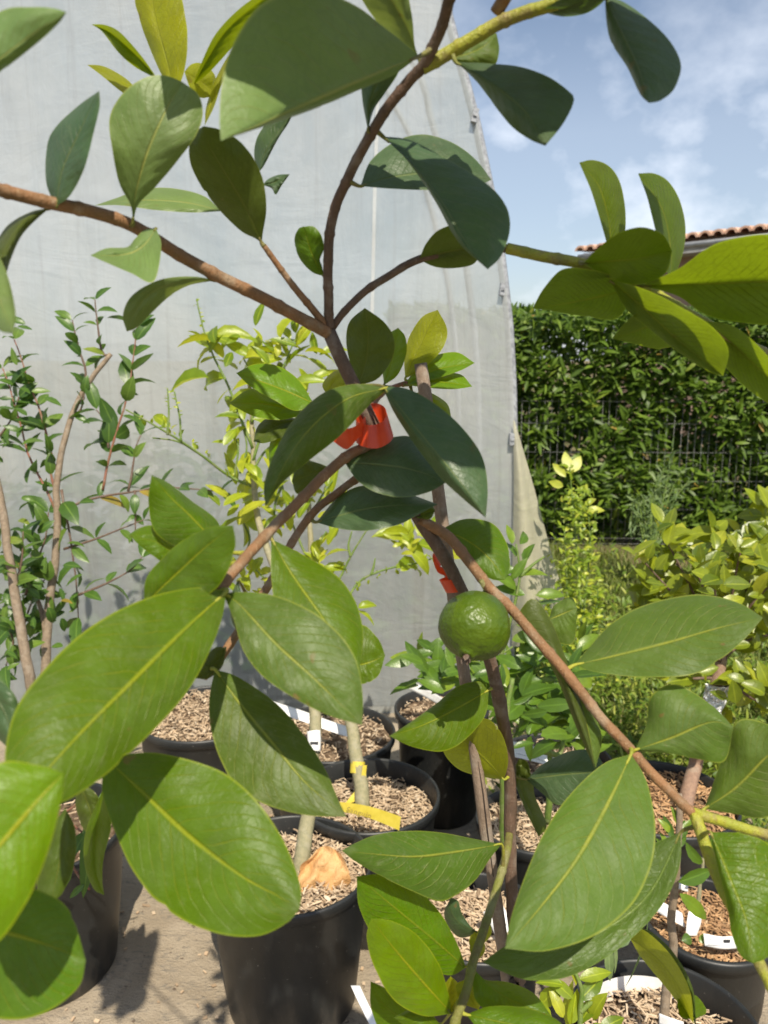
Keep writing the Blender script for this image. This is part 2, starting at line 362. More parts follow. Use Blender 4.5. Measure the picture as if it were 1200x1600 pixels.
# ---- polytunnel
def film_mat(name, col, alpha, trans, mott, rough=0.38):
    m, t = new_mat(name); ob = coord(t, 'Object')
    st = noise_(t, mapping(t, ob, (1.0, 1.0, 0.35)), 2.6, 6, 0.6, 0.5)
    sp = noise_(t, ob, 11.0, 6, 0.65, 0.4); fi = noise_(t, mapping(t, ob, (1, 1, 1)), 60, 4, 0.6)
    b = mixc(t, smooth(t, st, 0.3, 0.7), col, mott)
    b = mixc(t, smooth(t, sp, 0.48, 0.75, 0, 0.35), b, tuple(min(1, c * 1.25) for c in col))
    b = mixc(t, smooth(t, fi, 0.62, 0.72, 0, 0.18), b, (0.8, 0.8, 0.78))
    dr_ = noise_(t, mapping(t, ob, (7.0, 1, 0.30)), 3.2, 6, 0.65, 0.8)
    b = mixc(t, smooth(t, dr_, 0.50, 0.72, 0, 0.40), b, (0.42, 0.41, 0.37))
    wr = noise_(t, mapping(t, ob, (1.6, 1, 0.5)), 5.5, 5, 0.55, 1.2)
    h = math_(t, 'ADD', math_(t, 'MULTIPLY', wr, 1.2), math_(t, 'MULTIPLY', noise_(t, mapping(t, ob, (1, 1, 2.2)), 2.3, 7, 0.6, 2.5), 1.1))
    nb = bump_(t, math_(t, 'ADD', h, math_(t, 'MULTIPLY', fi, 0.03)), 0.22, 0.03)
    ps = principled(t, b, rough, 0.45, nb)
    tr = nd(t, 'ShaderNodeBsdfTranslucent'); setin(t, tr, 0, b); t.links.new(nb, tr.inputs['Normal'])
    s = mixs(t, trans, ps, tr.outputs[0])
    tp = nd(t, 'ShaderNodeBsdfTransparent'); tp.inputs[0].default_value = (0.92, 0.95, 0.97, 1)
    out(t, mixs(t, math_(t, 'ADD', math_(t, 'MULTIPLY_ADD', sp, 0.16, alpha - 0.16), math_(t, 'MULTIPLY', st, 0.22)), s, tp.outputs[0])); return m
FILM = film_mat('greenhouse_film', (0.65, 0.665, 0.65), 0.38, 0.42, (0.50, 0.55, 0.565), 0.26)
FLAPM = film_mat('loose_film_flap', (0.66, 0.63, 0.47), 0.08, 0.42, (0.56, 0.54, 0.40), 0.5)
METAL = simple_mat('galvanised_clip', (0.36, 0.38, 0.41), (0.20, 0.21, 0.23), 0.35, 80, 0.6, 0.1)
SEAMM = simple_mat('seam_tape', (0.60, 0.62, 0.625), (0.52, 0.55, 0.56), 0.3, 12, 0.5, 0.2, trans=0.3)
YW = 2.87
pe = [(690, -45), (701, 20), (722, 100), (743, 180), (762, 270), (778, 350), (788, 430), (797, 510), (802, 600), (804, 700), (803, 800), (801, 900), (799, 1000), (798, 1080)]
prof = [on_y(x, y, YW) for x, y in pe]; prof = [(p.x, p.z) for p in prof]; xb = prof[-1][0]
prof = [(-1.9, 3.75), (-1.2, 3.66), (-0.55, 3.36), (-0.05, 2.98)] + prof + [(xb, 0.0)]
pz = np.array([p[1] for p in prof])[::-1]; pxs = np.array([p[0] for p in prof])[::-1]
def xe(z): return float(np.interp(z, pz, pxs))
tun = empty('polytunnel', (-1.9, YW, 0), 'large grey white plastic film polytunnel standing behind the potted plants', 'greenhouse')
mb = MB(); rows = []
for z in np.linspace(0.0, 3.74, 150):
    x1 = xe(z); x0 = -3.8 - x1; rw = []
    for u in np.linspace(0, 1, 260) ** 0.8:
        x = x0 + (x1 - x0) * u
        ed = min(1.0, (x1 - x) / 0.12)
        wv = 0.020 * mnoise.noise((x * 1.3, z * 0.6, 1.7)) + 0.008 * mnoise.noise((x * 5.2 + z, z * 1.6, 4.2)) + 0.006 * math.sin(x * 9 + 2 * mnoise.noise((x, z * .4, 9)))
        rw.append(Vector((x, YW + wv * ed, z)))
    rows.append(rw)
mb.grid(rows); mb.build('end_film', FILM, tun)
hp = [Vector((xe(z), 0, z)) for z in np.linspace(0, 3.74, 50)] 
hp += [Vector((-3.8 - p.x, 0, p.z)) for p in hp[::-1]]
mb = MB(); mb.grid([[p + Vector((0, y, 0)) for p in hp] for y in np.linspace(YW + 0.03, YW + 2.2, 6)]); mb.build('roof_film', FILM, tun)
mb = MB(); mb.grid([[Vector((-1.9 + (p.x + 1.9) * s, YW + 2.2, p.z)) for p in hp] for s in (0.0, 0.5, 1.0)]); mb.build('back_film', FILM, tun)
for y in (YW + 0.02, YW + 1.1, YW + 2.18):
    mb = MB(); mb.tube([p + Vector((0.0, y, 0)) for p in hp], [0.016] * len(hp), 8); mb.build('hoop', METAL, tun)
for px, py, a in ((742, 181, -14), (785, 452, -6), (800, 686, 0)):
    p = on_y(px, py, YW - 0.012); mb = MB(); ax = Vector((math.cos(R(a)), 0, math.sin(R(a)))); az = Vector((-math.sin(R(a)), 0, math.cos(R(a))))
    mb.box(p, ax * 0.009, Vector((0, 0.012, 0)), az * 0.021); mb.box(p + Vector((0, -0.014, 0)), ax * 0.006, Vector((0, 0.003, 0)), az * 0.004)
    mb.build('clip', METAL, tun, False)
mb = MB(); sp_ = [(592, 60), (588, 220), (585, 320), (583, 420), (581, 500)]
mb.grid([[on_y(x, y, YW - 0.014 + .003 * math.sin(y * .05)) + RT * (k * .006) for k in (-1, 0, 1)] for x, y in [tuple(q) for q in catmull(sp_, 60)]]); mb.build('film_seam', SEAMM, tun)
# loose flap of film at the tunnel's corner
mb = MB(); rows = []
Lp = catmull([(802, 655), (803, 760), (801, 860), (800, 1010)], 24); Rp = catmull([(805, 660), (834, 760), (862, 865), (905, 1010)], 24)
for i in range(25):
    rw = []
    for j in range(13):
        u = j / 12; px = Lp[i][0] + (Rp[i][0] - Lp[i][0]) * u; py = Lp[i][1] + (Rp[i][1] - Lp[i][1]) * u
        rw.append(on_y(px, py, YW - 0.02 - 0.10 * (i / 24) * math.sin(math.pi * min(1, u * 1.35)) + 0.05 * u * i / 24))
    rows.append(rw)
mb.grid(rows); mb.build('loose_flap', FLAPM, tun)

CROP = foliage_mat('crop_leaf', [(0.0, (0.03, 0.07, 0.02)), (1.0, (0.09, 0.16, 0.03))], (0.16, 0.30, 0.02), 0.25, 0.5, 0.3)
mb = MB(); r5 = random.Random(5)  # plants added behind the film to darken its lower part
for i in range(3800):
    x = r5.uniform(-3.2, 0.35); hh = 0.75 + 0.55 * mnoise.noise((x * 1.4, 2, 0)); z = abs(r5.uniform(0, hh)); y = r5.uniform(3.15, 4.3)
    mb.leaf((x, y, z + .05), (r5.gauss(0, 1), r5.gauss(0, 1), r5.uniform(-.2, 1)), (r5.gauss(0, .4), r5.gauss(-.4, .4), 1), r5.uniform(.08, .16), r5.uniform(.03, .06), .5, .2)
tag(mb.build('added_crop', CROP), kind='stuff')
mb = MB(); mb.grid([[Vector((x, y, 0.022)) for x in (-4.2, 0.36)] for y in (2.92, 5.0)]); tag(mb.build('added_floor_sheet', simple_mat('black_floor_sheet', (0.05, 0.052, 0.055), (0.08, 0.08, 0.08), 0.8, 30)), kind='structure')  # dark floor sheet added to deepen the tone seen through the film

# ---- hedge and wire fence
HEDGE = foliage_mat('hedge_leaf', [(0.0, (0.045, 0.086, 0.012)), (0.45, (0.098, 0.170, 0.018)), (0.8, (0.165, 0.250, 0.028)), (0.97, (0.27, 0.31, 0.035)), (1.0, (0.34, 0.22, 0.05))], (0.16, 0.30, 0.02), 0.28, 0.46, 0.35)
hd = empty('laurel_hedge', (2.6, 6.1, 0), 'tall clipped dark green laurel hedge behind the wire fence', 'hedge')
mb = MB(); r2 = random.Random(3)
for i in range(44000):
    x = r2.uniform(0.05, 5.2); dep = abs(r2.gauss(0, 0.24)); top = r2.random() < 0.16
    ztop = 1.63 + 0.06 * mnoise.noise((x * 2.2, 0, 0)) + 0.03 * mnoise.noise((x * 7, 3, 0))
    if top: z = ztop - abs(r2.gauss(0, 0.05)); y = 5.75 + r2.uniform(0, 0.7)
    else: z = r2.uniform(0.05, ztop); y = 5.66 + dep - (0.16 if z > 0.20 + 0.22 * mnoise.noise((x * 1.1, 4, 4)) else -0.05) - 0.12 * max(0, z - .8)
    bulge = 0.10 * mnoise.noise((x * 2.3, z * 2.3, 5.0)) + 0.05 * mnoise.noise((x * 6, z * 6, 2.0))
    if mnoise.noise((x * 3.1, z * 3.4, 8.0)) < -0.18 and not top and dep < 0.18: y += 0.22
    y += bulge
    dr = Vector((r2.gauss(0, 0.75), -0.55 + r2.gauss(0, 0.35), r2.gauss(0.25, 0.5)))
    if top: dr = Vector((r2.gauss(0, .5), r2.gauss(-.3, .5), r2.uniform(.5, 1.3)))
    nr = Vector((r2.gauss(0, .4), r2.gauss(-.55, .4), r2.gauss(.8, .35)))
    mb.leaf((x, y, z), dr, nr, r2.uniform(.070, .125), r2.uniform(.020, .034), r2.uniform(.1, .7), .18, min(1, max(0, r2.gauss(.42, .24))))
mb.build('foliage', HEDGE, hd)
mb = MB()
for i in range(60):
    x = r2.uniform(0.1, 5.1); y = 6.05 + r2.uniform(-.15, .2); pts = [Vector((x, y, 0))]
    for k in range(5): pts.append(pts[-1] + Vector((r2.gauss(0, .07), r2.gauss(-.02, .05), .3)))
    mb.tube(pts, [.016, .014, .012, .009, .007, .004], 6)
mb.build('trunk', BARKD, hd)
WIRE = simple_mat('galvanised_wire', (0.22, 0.23, 0.22), (0.11, 0.11, 0.105), 0.4, 40, 0.5, 0.05)
fn = empty('wire_fence', (2.6, 5.55, 0), 'low galvanised welded wire fence in front of the dark hedge', 'fence')
mb = MB()
for i in range(104):
    x = 0.1 + i * 0.05; mb.tube([(x, 5.55, 0.03), (x + 0.004 * math.sin(i), 5.55, 1.08 + 0.01 * math.sin(i * 2.1))], [0.0015] * 2, 5)
for z in (0.05, 0.09, 0.30, 0.50, 0.70, 0.90, 1.05): mb.tube([(0.1, 5.544, z), (2.6, 5.544, z - .012), (5.25, 5.544, z)], [0.0015] * 3, 5)
mb.build('wire_mesh', WIRE, fn)
for x in (0.12, 3.4):
    mb = MB(); mb.tube([(x, 5.585, 0), (x, 5.585, 1.15)], [0.022] * 2, 10); mb.build('post', WIRE, fn)

# ---- house beyond the hedge
TILE = simple_mat('terracotta_tile', (0.62, 0.40, 0.29), (0.50, 0.30, 0.21), 0.8, 6, 0.3, 0.5, 0.01)
WALLM = simple_mat('brown_render', (0.33, 0.235, 0.18), (0.27, 0.19, 0.15), 0.9, 3, 0.2, 0.4, 0.01)
GUT = simple_mat('grey_gutter', (0.40, 0.41, 0.42), (0.30, 0.31, 0.32), 0.45, 8)
E0 = on_y(906, 393, 14.4); E1 = on_h(1200, 359, E0.z); ed = (E1 - E0); ed.z = 0; el = ed.length; ed.normalize(); en = Vector((-ed.y, ed.x, 0))
if en.y < 0: en = -en
E1 = E0 + ed * (el + 5); L = el + 5
hs = empty('house', (E0 + ed * L / 2 + en * 3) * 1.0, 'house with a terracotta tiled eave showing above the hedge', 'house'); hs.location.z = 0
mb = MB(); a = E0 + ed * 0.45 + en * 0.5; b_ = E1 + en * 0.5; zt = E0.z - 0.12
for p, q in ((a, b_), (a, a + en * 7)):
    mb.grid([[Vector((p.x, p.y, 0)), Vector((q.x, q.y, 0))], [Vector((p.x, p.y, zt)), Vector((q.x, q.y, zt))]])
mb.build('wall', WALLM, hs, False)
mb = MB(); sl_ = (en + Vector((0, 0, 0.080))).normalized(); upn = Vector((0, 0, 1)); k = 0; x = 0.0
while x < L:
    c = E0 + ed * x; rows = []
    for s in np.linspace(0, 5, 14):
        rows.append([c + sl_ * s + ed * (0.105 * math.cos(th)) + upn * (0.085 * math.sin(th) + 0.012 * (1 - (s * 2.6) % 1)) for th in np.linspace(math.pi, 0, 7)])
    mb.grid(rows); mb.grid([[c - en * .004 + ed * (0.105 * k * math.cos(th)) + upn * (0.085 * k * math.sin(th) + .012) for th in np.linspace(math.pi, 0, 7)] for k in (1.0, 0.62)]); x += 0.205
mb.grid([[E0 - upn * .01, E1 - upn * .01], [E0 + sl_ * 5 - upn * .01, E1 + sl_ * 5 - upn * .01]])
rf = mb.build('roof', TILE, hs)
mb = MB(); g0 = E0 - upn * 0.09 - en * 0.03; g1 = E1 - upn * 0.09 - en * 0.03
mb.tube([g0, g1], [0.038, 0.038], 12); mb.build('gutter', GUT, hs)
mb = MB(); f0 = E0 - upn * 0.10 + en * 0.06 + ed * .03; f1 = E1 - upn * 0.10 + en * 0.06; mb.grid([[f0 - upn * .1, f1 - upn * .1], [f0 + upn * .07, f1 + upn * .07]]); mb.grid([[f0 - upn * .1, f1 - upn * .1], [f0 - upn * .1 + en * .5, f1 - upn * .1 + en * .5]]); mb.build('fascia', GUT, hs, False)

# ---- grass
GRASS = foliage_mat('grass_blade', [(0.0, (0.08, 0.12, 0.02)), (0.5, (0.16, 0.21, 0.045)), (0.85, (0.26, 0.28, 0.08)), (1.0, (0.46, 0.38, 0.18))], (0.30, 0.40, 0.04), 0.35, 0.5, 0.3)
mb = MB(); r3 = random.Random(11)
def add_blade(mb, p, d, hgt, wdt):
    sd = d.cross(Vector((0, 0, 1))); sd = sd.normalized() if sd.length > 1e-3 else RT; mb.cur = min(1, max(0, r3.gauss(.5, .25)))
    a = Vector(p); m = a + Vector((d.x * .25, d.y * .25, .62)) * hgt; e = a + Vector((d.x * .8, d.y * .8, .9)) * hgt
    mb.add([a - sd * wdt, a + sd * wdt, m - sd * wdt * .8, m + sd * wdt * .8, e], [(0, 1, 3, 2), (2, 3, 4)], [(0, 0), (1, 0), (0, .6), (1, .6), (.5, 1)])
for i in range(26000):
    y = 2.3 + 3.3 * r3.random() ** 0.85; x = r3.uniform(0.40 if y > 2.95 else 0.62, 0.5 + y * 0.62)
    if y > 4.9 and mnoise.noise((x * 1.5, y * 1.5, 0)) > 0.05: continue
    an = r3.uniform(0, 6.28); add_blade(mb, (x, y, 0), Vector((math.cos(an), math.sin(an), 0)), r3.uniform(.05, .17), r3.uniform(.002, .004))
tag(mb.build('grass', GRASS), kind='stuff')

# ================================================================== POTS, MULCH, LABELS
def pot_mat():
    m, t = new_mat('black_pot_plastic'); ob = coord(t, 'Object')
    n1 = noise_(t, ob, 6, 6, 0.65); n2 = noise_(t, ob, 160, 3, 0.6); n3 = noise_(t, mapping(t, ob, (1, 1, .25)), 34, 5, 0.65)
    sp = nd(t, 'ShaderNodeSeparateXYZ'); t.links.new(ob, sp.inputs[0])
    low = smooth(t, sp.outputs[2], 0.0, 0.14, 0.40, 0.035)
    b = mixc(t, smooth(t, n1, 0.4, 0.7), (0.014, 0.0155, 0.016), (0.026, 0.028, 0.028))
    b = mixc(t, math_(t, 'MULTIPLY', smooth(t, n3, 0.42, 0.7), low), b, (0.17, 0.14, 0.11))
    b = mixc(t, smooth(t, n2, 0.69, 0.73, 0, 0.7), b, (0.28, 0.26, 0.23))
    out(t, principled(t, b, math_(t, 'MULTIPLY_ADD', n1, 0.25, 0.33), 0.5, bump_(t, n3, 0.15, 0.003))); return m
POT = pot_mat()
MULCHB = simple_mat('mulch_bed', (0.30, 0.215, 0.14), (0.12, 0.075, 0.045), 0.95, 60, 0.2, 1.0, 0.01)
CHIPM = foliage_mat('wood_chips', [(0.0, (0.10, 0.062, 0.04)), (0.2, (0.27, 0.18, 0.11)), (0.5, (0.47, 0.355, 0.235)), (1.0, (0.66, 0.55, 0.41))], (0.5, 0.35, 0.2), 0.06, 0.8, 0.2)
CHIPR = foliage_mat('bark_chips', [(0.0, (0.09, 0.05, 0.03)), (0.35, (0.27, 0.15, 0.08)), (0.7, (0.46, 0.28, 0.14)), (1.0, (0.60, 0.44, 0.27))], (0.5, 0.3, 0.15), 0.06, 0.8, 0.2)
r4 = random.Random(21)
def pot(label, cx, cy, h, rpx, fill=0.035, chips=1200, mat=None, taper=.80, csize=1.0, bigrim=False):
    c = on_h(cx, cy, h); zc = (c - CAM).dot(FW); r = rpx * zc / FPX
    p = empty('plant_pot', (c.x, c.y, 0.009), label, 'plant pot', 'black plastic plant pots'); e = h - 0.009
    lip = .006 if bigrim else .003
    pr = [(0, 0), (r * taper * .97, 0), (r * taper, .006), (r * (taper + (1 - taper) * .5), e * .5), (r - .006, e - .030), (r - .003, e - .026), (r + lip, e - .022), (r + lip + .001, e - .004), (r + lip - .001, e), (r - .002, e + .0005), (r - .004, e - .004), (r - .008, e - .05), (r * .9, e - .16), (0, e - .16)]
    mb = MB(); mb.lathe(pr, (0, 0, 0), 64); o = mb.build('wall', POT, p, True, False)
    o.data.polygons.foreach_set('use_smooth', [True] * len(o.data.polygons))
    mb = MB(); rows = []; ri = r - .009; z0 = e - fill
    for i in range(15):
        rr = ri * i / 14; rows.append([Vector((rr * math.cos(a), rr * math.sin(a), z0 + .012 * mnoise.noise((rr * 20 * math.cos(a), rr * 20 * math.sin(a), cx)) - .006 * (rr / ri) ** 2)) for a in np.linspace(0, 2 * math.pi, 49)])
    mb.grid(rows); 
    mu = mb.build('mulch', MULCHB, p, True, False)
    mb = MB()
    for i in range(chips):
        rr = ri * .985 * math.sqrt(r4.random()); a = r4.uniform(0, 6.283); q = Vector((rr * math.cos(a), rr * math.sin(a), z0 + .004 + abs(r4.gauss(0, .006)) + .010 * mnoise.noise((rr * 20 * math.cos(a), rr * 20 * math.sin(a), cx))))
        b_ = r4.uniform(0, 6.283); d = Vector((math.cos(b_), math.sin(b_), r4.gauss(0, .30)))
        L = r4.uniform(.007, .024) * csize; q2 = q + d * L
        if math.hypot(q2.x, q2.y) > ri: d = -d
        if r4.random() < .30:
            mb.leaf(q, d, Vector((r4.gauss(0, .5), r4.gauss(0, .5), 1)), L, r4.uniform(.003, .008) * csize, r4.uniform(-.2, 1.3), r4.uniform(-.3, .5), min(1, max(0, r4.gauss(.60, .26))))
        else:
            d.normalize(); s_ = d.cross(Vector((r4.gauss(0, .4), r4.gauss(0, .4), 1))).normalized(); k = d.cross(s_)
            mb.cur = min(1, max(0, r4.gauss(.55, .28))); mb.box(q + d * L * .5, d * L * .5, s_ * r4.uniform(.0005, .0017) * csize, k * r4.uniform(.0004, .0009) * csize)
    mb.cur = .5
    ch = mb.build('wood_chips', mat or CHIPM, mu, False, False)
    return p, c, r
PA, cA, rA = pot('large black pot holding pale wood chips and a crumpled brown dry leaf', 452, 1345, .33, 127, .045, 2000)
PB, cB, rB = pot('black pot with bright pale shavings whose stem wears a yellow tape', 576, 1238, .33, 109, .055, 1900)
PC, cC, rC = pot('black pot by the film wall with a long white label across its rim', 518, 1142, .32, 98, .025, 500)
PD, cD, rD = pot('tall dark pot with a slanted white stick label, against the film wall behind the cane', 690, 1104, .34, 72, .03, 300)
PE, cE, rE = pot('black pot with pale shavings half hidden behind the big left leaves', 318, 1112, .33, 100, .018, 1500)
PK, cK, rK = pot('dusty black pot at the bottom left corner behind the blurred leaves', 52, 1290, .35, 138, .05, 300)
PG, cG, rG = pot('black pot of coarse wood chips directly behind the cane and stem', 745, 1428, .31, 104, .035,  1500, csize=1.2)
PL, cL, rL = pot('small black pot with pale chips between the stem and the large pale leaf', 838, 1278, .31, 92, .03,  1000)
PF, cF, rF = pot('black pot with a wide white label lying on its rim, beyond the stem', 868, 1186, .31, 88, .03, 300)
PJ, cJ, rJ = pot('black pot with reddish bark chips round a thick foil wrapped trunk', 1035, 1243, .30, 112, .03,  1500, CHIPR, csize=1.3)
PH, cH, rH = pot('black pot with printed white label and reddish chips at the right edge', 1106, 1432, .30, 98, .028,  1700, CHIPR, bigrim=True)
PI, cI, rI = pot('black pot with a broad curved white label inside its rim, at the bottom right', 1040, 1606, .30, 146, .055,  1500, csize=1.0)
PX = empty('plant_pot', (0.17, 0.40, 0.009), 'black pot at the foot of the fruit shrub and its cane', 'plant pot', 'black plastic plant pots')
mb = MB(); mb.lathe([(0, 0), (.125, 0), (.14, .15), (.15, .27), (.155, .272), (.155, .295), (.148, .296), (.145, .27), (.14, .2), (0, .2)], (0, 0, 0), 48); mb.build('wall', POT, PX, True, False)
mb = MB(); mb.lathe([(.0, .276), (.08, .274), (.144, .268)], (0, 0, 0), 48); mb.build('mulch', MULCHB, PX, True, False)

def strip(name, label, cat, pts, wv, mat, n=24, group=None, parent=None, part=None):
    q = catmull([tuple(p) + tuple(v) for p, v in zip(pts, wv)], n); rows = []
    for r_ in q:
        p = Vector(r_[:3]); v = Vector(r_[3:]); rows.append([p + v * (j / 4 - .5) for j in range(5)])
    mb = MB(); mb.grid(rows)
    o = mb.build(name, mat); 
    if label: tag(o, label, cat, group)
    so_ = o.modifiers.new('thick', 'SOLIDIFY'); so_.thickness = .0005
    return o
GL = 'white plastic plant labels'
def zof(c): return (c - CAM).dot(FW)
zC = zof(cC)
strip('plant_label', 'long white label strip lying across the pot by the film wall', 'plant label', [at(423, 1103, zC - .10), at(470, 1118, zC - .10), at(520, 1136, zC - .10), at(546, 1144, zC - .09)], [UP * .022 + FW * .022] * 4, WHITE, group=GL)
zD = zof(cD)
strip('plant_label', 'white stick label leaning out of the tall dark pot behind the cane', 'plant label', [at(641, 1070, zD - .12), at(664, 1082, zD - .09), at(692, 1098, zD - .02)], [UP * .022 + RT * .008] * 3, WHITE, group=GL)
zF = zof(cF)
lf = strip('plant_label', 'wide white label with grey scribbles lying on the pot rim right of the stem', 'plant label', [at(801, 1170, zF - .10), at(835, 1178, zF - .12), at(872, 1188, zF - .12)], [UP * .028 + FW * .04] * 3, WHITE, group=GL)
zH = zof(cH)
strip('plant_label', 'blank white label in the chips left of the thin grey stem', 'plant label', [at(1022, 1412, zH - .03), at(1045, 1425, zH - .05), at(1068, 1438, zH - .05)], [UP * .020 + FW * .014] * 3, WHITE, group=GL)
strip('plant_label', 'white folded label standing up in the reddish chips', 'plant label', [at(1086, 1424, zH - .06), at(1084, 1442, zH - .07), at(1080, 1462, zH - .075)], [RT * .024, RT * .026, RT * .020], WHITE, group=GL)
lp = strip('plant_label', 'printed white label with a dark rectangle on the right hand pot', 'plant label', [at(1100, 1468, zH - .098), at(1130, 1473, zH - .103), at(1160, 1470, zH - .10), at(1178, 1462, zH - .098)], [UP * .019 + FW * .006] * 4, WHITE, group=GL)
strip('plant_label', 'thin white label tip by the thick grey stem above the folded label', 'plant label', [at(1060, 1384, zH + .02), at(1068, 1387, zH + .02), at(1075, 1389, zH + .02)], [UP * .012] * 3, WHITE, group=GL)
zI = zof(cI)
# curved label inside pot I
mb = MB(); rows = []
for i in range(33):
    a = R(172 - 108 * i / 32); rr = rI - .016; c = Vector((cI.x + rr * math.cos(a), cI.y + rr * math.sin(a), .30 - .012 - .010 * i / 32))
    rows.append([c + Vector((-.006 * math.cos(a), -.006 * math.sin(a), -1)).normalized() * (.034 * j / 3) for j in range(4)])
mb.grid(rows); tag(mb.build('plant_label', WHITE), 'broad blank white label curved round the inside of the bottom pot', 'plant label', GL)
strip('plant_label', 'white label end sticking up from the chips at the bottom edge', 'plant label', [at(1030, 1592, zI - .03), at(1045, 1598, zI - .04), at(1068, 1606, zI - .05)], [UP * .018] * 3, WHITE, group=GL)
zG = zof(cG)
lg = strip('plant_label', 'white label with a single dark curve behind the cane', 'plant label', [at(770, 1420, zG - .05), at(782, 1440, zG - .06), at(790, 1458, zG - .065)], [RT * .036 + UP * .012] * 3, WHITE, group=GL)
strip('plant_label', 'grey white stick label in the shade beside the large black pot', 'plant label', [at(555, 1540, 1.25), at(570, 1572, 1.22), at(592, 1615, 1.19)], [RT * .014] * 3, WHITE, group=GL)
zK = 1.55
def text(parent, s, p, xdir, ydir, size, mat, name='lettering'):
    cu = bpy.data.curves.new(name, 'FONT'); cu.body = s; cu.size = size; cu.extrude = 0.00005; cu.align_x = 'LEFT'; cu.shear = .25; cu.space_character = 1.1; cu.offset = .0003
    o = bpy.data.objects.new(name + '_outline', cu); C.objects.link(o)
    bpy.context.view_layer.update(); me = bpy.data.meshes.new_from_object(o.evaluated_get(bpy.context.evaluated_depsgraph_get()))
    bpy.data.objects.remove(o); bpy.data.curves.remove(cu)
    x = xdir.normalized(); y = (ydir - x * ydir.dot(x)).normalized(); z = x.cross(y)
    off = Vector((0, 0, 0)); q = parent
    while q is not None: off += q.location; q = q.parent
    me.transform(Matrix(((x.x, y.x, z.x, p.x - off.x), (x.y, y.y, z.y, p.y - off.y), (x.z, y.z, z.z, p.z - off.z), (0, 0, 0, 1))))
    me.materials.clear(); me.name = name; return link(name, me, mat, parent, False)
def marks(parent, segs, mat, rad=.0004, name='pen_mark'):
    mb = MB()
    for sg in segs: mb.tube(sg, [rad] * len(sg), 5)
    return mb.build(name, mat, parent)
# printed label: grey illegible print lines + dark rectangle
d_ = zH - .1075
for yy in (1467, 1475.5):
    x0 = 1106
    sg = []
    while x0 < 1127:
        x1 = x0 + r4.uniform(.8, 2.2); sg.append([at(x0, yy + (x0 - 1100) * .05, d_ + .0012), at(x1, yy + r4.uniform(-1, 1) + (x1 - 1100) * .05, d_ + .0012)]); x0 = x1 + r4.uniform(.5, 1.2)
    marks(lp, sg, INKB, .0006)
mb = MB(); mb.box(at(1136, 1470.5, d_ + .0022), RT * .0055, UP * .0026, FW * .0006); mb.build('dark_patch', INK, lp, False)
marks(lg, [[at(778, 1446, zG - .068), at(786, 1449, zG - .069), at(792, 1444, zG - .069)]], INK, .0006)
marks(lf, [[at(806, 1177, zF - .135), at(830, 1183, zF - .142), at(852, 1190, zF - .145)], [at(838, 1180, zF - .15), at(843, 1188, zF - .15)]], INKB, .0007)

# ---- trunks of the two citrus trees in pots A and B, tape and tag
CIT = foliage_mat('citrus_young_leaf', [(0.0, (0.08, 0.16, 0.010)), (0.35, (0.20, 0.30, 0.014)), (0.8, (0.37, 0.43, 0.022)), (1.0, (0.50, 0.50, 0.045))], (0.72, 0.74, 0.03), 0.42, 0.36, 0.5)
CITM = foliage_mat('citrus_leaf', [(0.0, (0.040, 0.092, 0.010)), (0.6, (0.10, 0.19, 0.016)), (1.0, (0.25, 0.34, 0.028))], (0.30, 0.46, 0.03), 0.32, 0.34, 0.5)
def plant(name, loc, label, cat, group=None): return empty(name, loc, label, cat, group)
def stem(mb, pts, r0, r1, n=None, seg=8):
    n = n or len(pts) * 5; P = px_curve(pts, n); P = [p + Vector((mnoise.noise(p * 25), mnoise.noise(p * 25 + Vector((7, 0, 0))), 0)) * r0 * (.5 if r0 < .008 else .16) for p in P]
    mb.tube(P, [r0 + (r1 - r0) * i / n for i in range(n + 1)], seg); return P
def L2(mb, x, y, z, lpx, ang, w=.42, curl=None, fold=None, rnd=None, tilt=None):
    """one small leaf starting at pixel x,y at depth z, lpx long on the picture, pointing at screen angle ang"""
    tl = r4.uniform(-.5, .5) if tilt is None else tilt
    L = lpx * z / FPX / max(.5, math.cos(tl)); d = scr(ang, 0) * math.cos(tl) + FW * math.sin(tl)
    nr = Vector((r4.gauss(0, .45), r4.gauss(-.55, .35), r4.gauss(.85, .3)))
    mb.leaf(at(x, y, z), d, nr, L, L * w * r4.uniform(.85, 1.15), r4.uniform(.2, 1.2) if curl is None else curl, r4.uniform(.1, .5) if fold is None else fold, rnd)
def shoot(mbs, mbl, pts, r0, r1, npair, lpx, w=.40, spread=50, curl=None, seg=7, rndr=None, start=.12, jit=1.0):
    P = stem(mbs, pts, r0, r1, max(10, npair * 2), seg); n = len(P) - 1
    for i in range(npair):
        t = start + (1 - start) * i / max(1, npair - 1); p = P[int(round(t * n))]; tg = (P[min(n, int(round(t * n)) + 1)] - P[max(0, int(round(t * n)) - 1)]).normalized()
        ph = r4.uniform(0, 6.28); a1 = tg.orthogonal().normalized(); a2 = tg.cross(a1)
        for k in (0, 1):
            th = ph + math.pi * k + r4.gauss(0, .35); out_ = a1 * math.cos(th) + a2 * math.sin(th); sp = R(spread + r4.gauss(0, 14))
            d = tg * math.cos(sp) + out_ * math.sin(sp); z = zof(p); L = lpx * z / FPX * r4.uniform(.65, 1.2)
            mbl.leaf(p + out_ * r0 * .6, d, Vector((out_.x * .3, out_.y * .3, 0)) + Vector((r4.gauss(0, .4), r4.gauss(-.4, .4), 1)), L, L * w * r4.uniform(.85, 1.15), r4.uniform(.3, 1.2) if curl is None else curl, r4.uniform(.1, .45), None if rndr is None else min(1, max(0, r4.gauss(*rndr))))
zA = zof(cA); zB = zof(cB)
PC1 = plant('citrus_tree', (on_h(468, 1375, .28)), 'young citrus with yellow green curled leaves rooted in the large black pot', 'tree')
ms = MB(); ml_ = MB()
